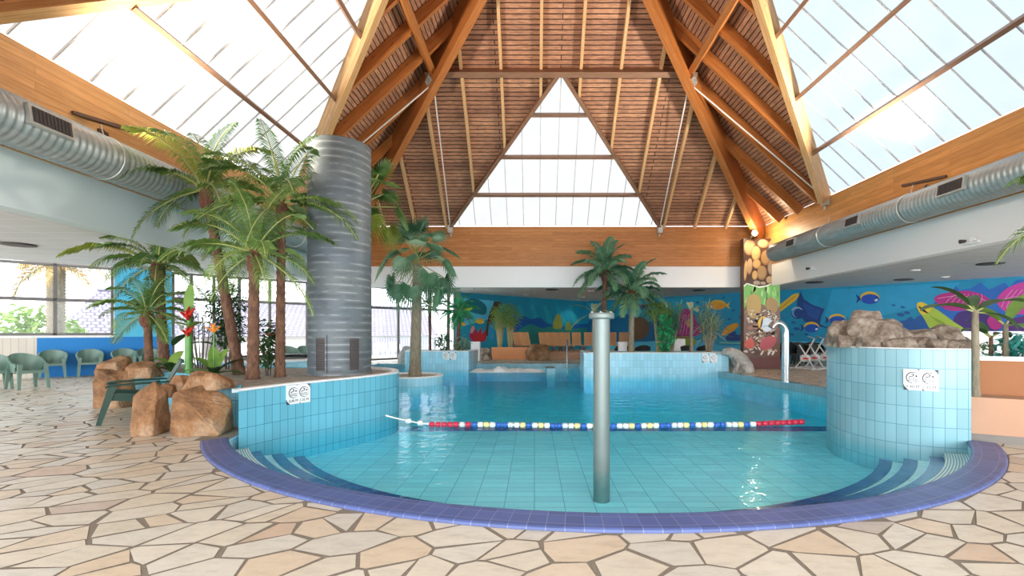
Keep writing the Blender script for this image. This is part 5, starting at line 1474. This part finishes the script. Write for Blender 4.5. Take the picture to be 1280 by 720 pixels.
q = at(34, 480, 11.7); tub_chair('faded green armchair standing alone on the paving, turned to the boulders', 'chair_green', (q.x, q.y, 0), R(72), 'green chairs on the paving', 1.02)
q = at(-10, 480, 11.5); tub_chair('faded green armchair cut by the picture edge', 'chair_green', (q.x, q.y, 0), R(60), 'green chairs on the paving', 1.02)
for px, D, lab in ((362, 18.3, 'green tub chair at the terrace glazing, beside the palm trunk'), (383, 18.6, 'green tub chair at the terrace glazing, next to the grey column')):
    q = at(px, 440, D); tub_chair(lab, 'chair_green', (q.x, q.y, 0), R(45), 'green chairs at the terrace glazing')
for px, D, lab in ((778, 19.6, 'black chair back behind the shorter palm'), (803, 19.8, 'black chair back behind the bamboo with golden canes'), (856, 19.6, 'black chair back behind the single stem banana plant'), (880, 19.9, 'black chair back behind the dense yucca'), (832, 20.4, 'black chair back hidden behind the emerald climbing plant')):
    q = at(px, 440, D); tub_chair(lab, 'chair_black', (q.x, q.y, 0), R(180), 'black chairs behind the central plant box', 1.0)
for px, D, rz, lab in ((986, 20.0, 20, 'black tub chair next to the painted column'), (1002, 20.4, 25, 'black tub chair behind the leaning water bikes, beside the column one'), (1020, 20.8, 30, 'black tub chair behind the water bikes, nearest the rock planter'), (990, 21.6, 30, 'black tub chair in the rear row by the reef mural')):
    q = at(px, 440, D); tub_chair(lab, 'chair_black', (q.x, q.y, 0), R(rz - 30), 'black chairs by the reef mural', 1.12)
q = at(365, 440, 23.5); tub_chair('white garden chair outside on the terrace', 'chair_white', (q.x, q.y, -.02), R(200), None, 1.1)
for px, D, lab in ((476, 25.6, 'white garden chair outside the doors, nearer the grey column'), (494, 26.4, 'white garden chair outside the doors, nearer the island fan palm')):
    q = at(px, 440, D); tub_chair(lab, 'chair_white', (q.x, q.y, -.02), R(40), 'white garden chairs outside the doors', 1.0)
# dark green reclining deck chair
dc = empty('deck_chair', 'dark green plastic reclining deck chair among the tan boulders', 'deck chair', (-6.42, 7.58, 0), R(-49))
W2 = .33
b = MB(); b.grid(lambda u, v: Vector(((u - .5) * .58, -.26 + .62 * v, .42 - .10 * v - .02 * math.sin(PI * u))), 6, 6); b.beam((-.29, -.27, .40), (.29, -.27, .40), .04, .08)
part(b, 'seat', M['chair_dark'], dc, local=True)
b = MB()
for k in range(6):
    u = -.25 + .1 * k; b.beam((u, .30, .33), (u * .9, .60, .93), .085, .02, (0, -.9, .45))
b.beam((-.28, .60, .92), (.28, .60, .92), .04, .05); b.beam((-.29, .30, .33), (.29, .30, .33), .05, .04)
part(b, 'backrest', M['chair_dark'], dc, local=True)
for sx in (-1, 1):
    b = MB(); b.tube([(sx * W2, -.34, .56), (sx * W2, -.30, .585), (sx * W2, .1, .60), (sx * W2, .52, .60)], [.04, .045, .045, .035], 8, 0, True, True, .4); part(b, 'armrest', M['chair_dark'], dc, local=True)
    b = MB(); b.beam((sx * W2, -.26, .57), (sx * (W2 + .05), -.42, 0), .05, .10, (0, 1, 0), 0, .6); part(b, 'leg', M['chair_dark'], dc, local=True)
    b = MB(); b.beam((sx * W2, .28, .57), (sx * (W2 + .02), .42, 0), .05, .10, (0, 1, 0), 0, .6); part(b, 'leg', M['chair_dark'], dc, local=True)
    b = MB(); b.beam((sx * W2, -.28, .42), (sx * W2, .34, .34), .03, .12, (0, 0, 1)); part(b, 'side_rail', M['chair_dark'], dc, local=True)
# wooden sun loungers
def lounger(lab, loc, rz):
    r = empty('sun_lounger', lab, 'sun lounger', loc, rz, 'wooden sun loungers on the terrace')
    b = MB()
    for sx in (-1, 1): b.beam((sx * .25, -1.2, .30), (sx * .25, .62, .30), .05, .07)
    for k in range(13): b.beam((-.25, -1.15 + .1 * k, .335), (.25, -1.15 + .1 * k, .335), .075, .02)
    part(b, 'slatted_bed', M['lounger'], r, local=True)
    b = MB()
    for sx in (-1, 1): b.beam((sx * .24, .10, .34), (sx * .24, .48, 1.08), .05, .05)
    for k in range(9): t = (k + .5) / 9; b.beam((-.25, .10 + .38 * t, .34 + .74 * t), (.25, .10 + .38 * t, .34 + .74 * t), .075, .02, (0, -.89, .46))
    part(b, 'backrest', M['lounger'], r, local=True)
    for sx in (-1, 1):
        for y in (-1.1, .5):
            b = MB(); b.beam((sx * .28, y, .28), (sx * .28, y, 0), .06, .05, (0, 1, 0)); part(b, 'leg', M['dark_metal'], r, local=True)
ll = ['first', 'second', 'third', 'fourth', 'fifth', 'sixth', 'seventh', 'eighth', 'ninth', 'tenth']
for i, (px, D, rz) in enumerate([(649, 27.6, 28), (659, 27.8, 24), (681, 27.9, 14), (690, 28.0, 14), (699, 28.1, 12), (708, 28.2, 4), (721, 28.3, 0), (736, 28.3, -4), (765, 28.2, -8), (779, 28.0, -14)]):
    q = at(px, 440, D)
    lounger('wooden sun lounger with raised back, %s of the row counted from the bamboo' % ll[i], (q.x, q.y, .30), R(rz))
# water bikes
def bike(lab, loc, rz):
    r = empty('water_bike', lab, 'water bike', loc, rz, 'water bikes by the mural')
    W = M['chair_white']; 
    b = MB()
    for y in (-.45, .45): b.tube([(-.26, y, .03), (.26, y, .03)], .025, 8)
    b.tube([(0, -.45, .03), (0, .45, .03)], .025, 8); part(b, 'base_frame', W, r, local=True)
    b = MB(); b.tube([(0, -.40, .03), (0, -.12, .42), (0, .22, .92)], .026, 8); part(b, 'seat_post', W, r, local=True)
    b = MB(); b.tube([(0, .40, .03), (0, .05, .42), (0, -.38, 1.15)], .026, 8); part(b, 'head_post', W, r, local=True)
    b = MB(); b.tube([(0, .10, .93), (0, .22, .95), (0, .36, .94)], [.03, .085, .11], 10, 0, True, True, .4); part(b, 'saddle', M['chair_black'], r, local=True)
    b = MB(); b.tube([(-.24, -.28, 1.24), (-.22, -.42, 1.20), (0, -.38, 1.15), (.22, -.42, 1.20), (.24, -.28, 1.24)], .018, 8); part(b, 'handlebar', M['chrome'], r, local=True)
    b = MB()
    b.tube([(-.1, -.02, .42), (.1, -.02, .42)], .14, 16); ck = part(b, 'crank_drum', W, r, local=True)
    for sx in (-1, 1):
        b = MB(); b.tube([(sx * .09, -.02, .42), (sx * .1, -.02 + sx * .16, .42), (sx * .2, -.02 + sx * .16, .42)], .02, 8); part(b, 'crank_arm', W, ck, local=True)
    for sx in (-1, 1):
        b = MB(); b.box((sx * .2 - .06, -.09 + sx * .16, .39), (sx * .2 + .06, .05 + sx * .16, .45)); part(b, 'pedal', M['red'], ck, 'red pedal', local=True)
for px, D, rz, lab in ((1006, 17.7, 25, 'white and red water bike nearest the painted column'), (1018, 18.1, 20, 'white and red water bike in the middle of the three'), (1030, 18.3, 30, 'white and red water bike half hidden by the rock planter')):
    q = at(px, 440, D); bike(lab, (q.x, q.y, 0), R(rz))
# small bin and pot behind the central box
b = MB(); b.tube([(3.55, 19.0, 0), (3.55, 19.0, .98)], [.15, .19], 20); b.lathe((3.55, 19.0, .97), [(.2, 0), (.2, .03), (.16, .04)], 20)
single(b, 'white_bin', M['frame_white'], 'tall white bin behind the shorter palm', 'bin', loc=(3.55, 19.0, 0))
b = MB(); b.box((5.75, 19.4, 0), (6.2, 19.6, 1.12)); single(b, 'white_board', M['frame_white'], 'white board standing behind the yuccas', 'board', loc=(5.97, 19.5, 0))
# ================================================================== FIXTURES
for px, py, lab in ((1143, 337.5, 'lit round downlight in the low ceiling, nearer the painted column'), (1180, 346, 'lit round downlight in the low ceiling, nearer the pink coral'), (657.5, 368, 'lit downlight above the bamboo side of the loungers'),
                    (723, 374.5, 'lit downlight deepest in the back corner ceiling'), (728, 371, 'lit downlight just before the deepest one'), (738.5, 363.5, 'lit downlight in the ceiling beside the taller palm crown'), (768, 372.5, 'lit downlight between the two central palms'), (136, 305, 'lit yellow downlight over the palm before the blue wall')):
    q = G(px, py, CZ)
    d = empty('downlight', lab, 'ceiling light', (q.x, q.y, CZ - .03), 0, 'ceiling downlights')
    b = MB(); b.lathe((0, 0, 0), [(.17, .03), (.17, .0), (.135, -.005), (.13, .01)], 24); part(b, 'ring', M['frame_white'], d, local=True)
    b = MB(); b.lathe((0, 0, 0), [(.13, .004), (.01, .002)], 20); part(b, 'lens', M['lamp'], d, local=True)
    li = bpy.data.lights.new('downlight_lamp', 'SPOT'); li.energy = 45; li.color = (1, .9, .75); li.spot_size = R(130); li.spot_blend = .8; li.shadow_soft_size = .12
    lo = bpy.data.objects.new('downlight_lamp', li); COL.objects.link(lo); lo.parent = d; lo.location = (0, 0, -.06)
for px, py, lab in ((1018, 352.5, 'dark round ceiling vent near the painted column'), (1130, 349, 'dark round ceiling vent over the reef fish'), (1238, 329, 'dark ceiling vent nearest the picture edge above the corals'), (690, 361.5, 'dark ceiling vent above the sun loungers'), (873, 362.5, 'dark ceiling vent over the yuccas'), (22, 305, 'grey ceiling vent over the grey framed window')):
    q = G(px, py, CZ); d = empty('ceiling_vent', lab, 'ceiling vent', (q.x, q.y, CZ - .03), 0, 'round ceiling vents')
    b = MB(); b.lathe((0, 0, 0), [(.34, .03), (.34, .0), (.28, -.01)], 28); part(b, 'rim', M['grille'], d, local=True)
    b = MB()
    for k in range(4): b.lathe((0, 0, 0), [(.27 - .06 * k, -.005), (.235 - .06 * k, .02)], 24)
    part(b, 'louvre', M['grille'], d, local=True)
for x, y, z, lab in ((8.91, 15.1, 3.40, 'twin white emergency spotlights on the mural side fascia near the column'), (8.91, 9.6, 3.22, 'twin white emergency spotlights on the mural side fascia near the picture edge')):
    d = empty('emergency_light', lab, 'wall light', (x, y, z), 0, 'emergency lights')
    b = MB(); b.box((-.05, -.16, -.03), (.02, .16, .03)); part(b, 'bracket', M['frame_white'], d, local=True)
    for s in (-1, 1):
        b = MB(); b.tube([(-.04, s * .11, .05), (-.14, s * .13, .04)], [.03, .045], 12); hd = part(b, 'lamp_head', M['grille'] if s > 0 else M['frame_white'], d, local=True)
for x, y, z, s, lab in ((-7.3, 7.86, 4.86, 1, 'dark bracket lamp on the ring beam above the palm side duct'), (8.9, 10.6, 4.76, -1, 'dark bracket lamp on the ring beam above the mural side duct')):
    d = empty('bracket_lamp', lab, 'wall lamp', (x, y, z), 0, 'dark bracket lamps')
    b = MB(); b.beam((s * .0, -.42, 0), (s * .0 + s * .30, .42, .05), .10, .05); part(b, 'lamp_bar', M['dark_metal'], d, local=True)
    b = MB(); b.tube([(0, .1, -.02), (s * .16, .12, -.22), (s * .02, .14, -.30)], .014, 6); b.box((-.02 * s - .01, .02, -.36), (.02 * s + .01, .2, -.06)); part(b, 'arm', M['dark_metal'], d, local=True)
    li = bpy.data.lights.new('added_roof_light', 'SPOT'); li.energy = 2400; li.color = (1, .90, .76); li.spot_size = R(125); li.spot_blend = 1; li.shadow_soft_size = .35  # added spot to brighten the roof; unknown whether this fitting was on
    lo = bpy.data.objects.new('added_roof_light', li); COL.objects.link(lo); lo.parent = d; lo.location = (s * .35, 0, .12); lo.rotation_euler = (0, R(-124 * s), 0)
sx, sy, sz = 8.13, 17.5, 5.05
d = empty('spotlight', 'small bright spotlight on top of the painted column', 'spotlight', (sx, sy, sz))
b = MB(); b.tube([(0, .22, -.12), (0, .05, -.02)], .03, 8); b.tube([(0, .12, 0), (0, -.06, 0), (0, -.08, 0)], [.06, .10, .105], 16, 0, True, False); part(b, 'housing', M['steel'], d, local=True)
b = MB(); b.sphere((0, -.06, 0), .07); part(b, 'bulb', M['spot'], d, 'glowing bulb', local=True)
li = bpy.data.lights.new('spotlight_lamp', 'POINT'); li.energy = 60; li.color = (1, .82, .55); li.shadow_soft_size = .07
lo = bpy.data.objects.new('spotlight_lamp', li); COL.objects.link(lo); lo.parent = d; lo.location = (0, -.2, 0)
# ================================================================== OUTSIDE
def outp(px, off): q = LW(px) - LN * off; return q
def onl(px, k): t = (px - VX) / F; y = k / (1 - t); return Vector((t * y, y, 0))
for px0, px1, r0, r1, zr, lab in ((285, 548, 300, 530, 3.3, 'long house with grey violet tiled roof outside the terrace doors'), (62, 262, 122, 236, 3.6, 'hip roofed house with grey violet tiles outside the framed window')):
    e0, e1 = onl(px0, 41.0), onl(px1, 41.0); c0, c1 = onl(r0, 48.0), onl(r1, 48.0)
    h = empty('neighbour_house', lab, 'house', (e0 + e1) / 2, 0, None)
    b = MB(); L = (e1 - e0).length; Z = Vector((0, 0, 1))
    sl = math.hypot(5, zr - 1.15); i0 = (c0 - e0).dot(LD); i1 = (c1 - e0).dot(LD)
    b.add([e0 + Z * 1.15, e1 + Z * 1.15, c1 + Z * zr, c0 + Z * zr], [(0, 1, 2, 3)], 0, [[(0, 0), (L, 0), (i1, sl), (i0, sl)]])
    g0, g1 = e0 - LN * 10, e1 - LN * 10
    b.add([g0 + Z * 1.15, g1 + Z * 1.15, c1 + Z * zr, c0 + Z * zr], [(1, 0, 3, 2)], 0, [[(L, 0), (0, 0), (i0, sl), (i1, sl)]])
    b.add([e0 + Z * 1.15, c0 + Z * zr, g0 + Z * 1.15], [(0, 1, 2)], 0, [[(0, 0), (5, sl), (10, 0)]]); b.add([e1 + Z * 1.15, g1 + Z * 1.15, c1 + Z * zr], [(0, 1, 2)], 0, [[(0, 0), (10, 0), (5, sl)]])
    part(b, 'tiled_roof', M['rooftile'], h)
    b = MB(); a0, a1 = e0 - LN * .4 + LD * .4, e1 - LN * .4 - LD * .4
    b.prism([(a0.x, a0.y), (a1.x, a1.y), ((a1 - LN * 9).x, (a1 - LN * 9).y), ((a0 - LN * 9).x, (a0 - LN * 9).y)], 0, 1.2); part(b, 'house_wall', M['terrace'], h)
    b = MB(); b.tube([c0 + Z * (zr + .03), c1 + Z * (zr + .03)], .10, 8); part(b, 'ridge_tiles', M['rooftile'], h)
f = empty('garden_fence', 'grey lattice fence along the terrace outside the doors', 'fence', outp(480, 4.5))
a0, a1 = outp(430, 4.5), outp(600, 4.5); L = (a1 - a0).length
b = MB()
for z in (.12, .55, 1.0): b.beam(a0 + Vector((0, 0, z)), a1 + Vector((0, 0, z)), .05, .07)
part(b, 'rail', plain('pale_grey_violet_fence', (.42, .40, .46), .6), f)
b = MB(); k = 0
while k * .16 < L: p = a0 + LD * (k * .16); b.beam(p + Vector((0, 0, .05)), p + Vector((0, 0, 1.08)), .09, .02, LN); k += 1
part(b, 'lattice', plain('grey_violet_lattice', (.36, .34, .40), .6), f)
op = Vector((onl(70, 33.5).x, onl(70, 33.5).y, 0))
palm('outdoor_palm', 'thick trunked palm outside the grey framed window', op, op + Vector((0, 0, 3.85)), .24, frond_set(1.5, .5, [plain('dry_palm_leaf', (.45, .30, .12), .6, 0, .3), M['rib']], LEV[2:], 24, .05, .5, 300), 14, tm='trunk_grey', seed=31, boss=False, r1=.25)
q = onl(46, 36); shrub('garden_bush', 'round green bush outside the grey framed window', 'bush', q, [(0, 0, 1.0), (.2, .1, .9)], [(0, 0, 1.3, 1.3, 1.1, 1)], 'leaf_bright', 'darkcane', .35, .2, 900, seed=40)
# ================================================================== LIGHT AND CAMERA
w = bpy.data.worlds.new('world'); SC.world = w; w.use_nodes = True
nt = w.node_tree; bg = nt.nodes['Background']; bg.inputs[0].default_value = (.94, .97, 1, 1); bg.inputs[1].default_value = 1.0
tc = nt.nodes.new('ShaderNodeTexCoord'); dt = nt.nodes.new('ShaderNodeVectorMath'); dt.operation = 'DOT_PRODUCT'
dt.inputs[1].default_value = Vector((0, -1, .16)).normalized(); nt.links.new(tc.outputs['Generated'], dt.inputs[0])
rp = nt.nodes.new('ShaderNodeMapRange'); rp.interpolation_type = 'SMOOTHSTEP'
rp.inputs['From Min'].default_value = .55; rp.inputs['From Max'].default_value = 1.0; rp.inputs['To Min'].default_value = 2.6; rp.inputs['To Max'].default_value = 7.0
nt.links.new(dt.outputs['Value'], rp.inputs['Value']); nt.links.new(rp.outputs[0], bg.inputs[1])
cam = bpy.data.cameras.new('camera'); co = bpy.data.objects.new('camera', cam); COL.objects.link(co)
co.location = (0, 0, CAMZ); co.rotation_euler = (PI / 2, 0, 0)
cam.sensor_width = 36; cam.lens = F / 1280 * 36; cam.shift_x = -(VX - 640) / 1280; cam.shift_y = (VY - 360) / 1280; cam.clip_end = 300; cam.clip_start = .05
SC.camera = co
vs = SC.view_settings; vs.view_transform = 'Standard'; vs.look = 'None'; vs.gamma = 1; vs.use_curve_mapping = False; vs.exposure = 0.65
SC.cycles.use_denoising = True
SC.cycles.max_bounces = 10; SC.cycles.diffuse_bounces = 5; SC.cycles.transparent_max_bounces = 24; SC.cycles.caustics_reflective = False; SC.cycles.caustics_refractive = False
SC.cycles.sample_clamp_indirect = 8
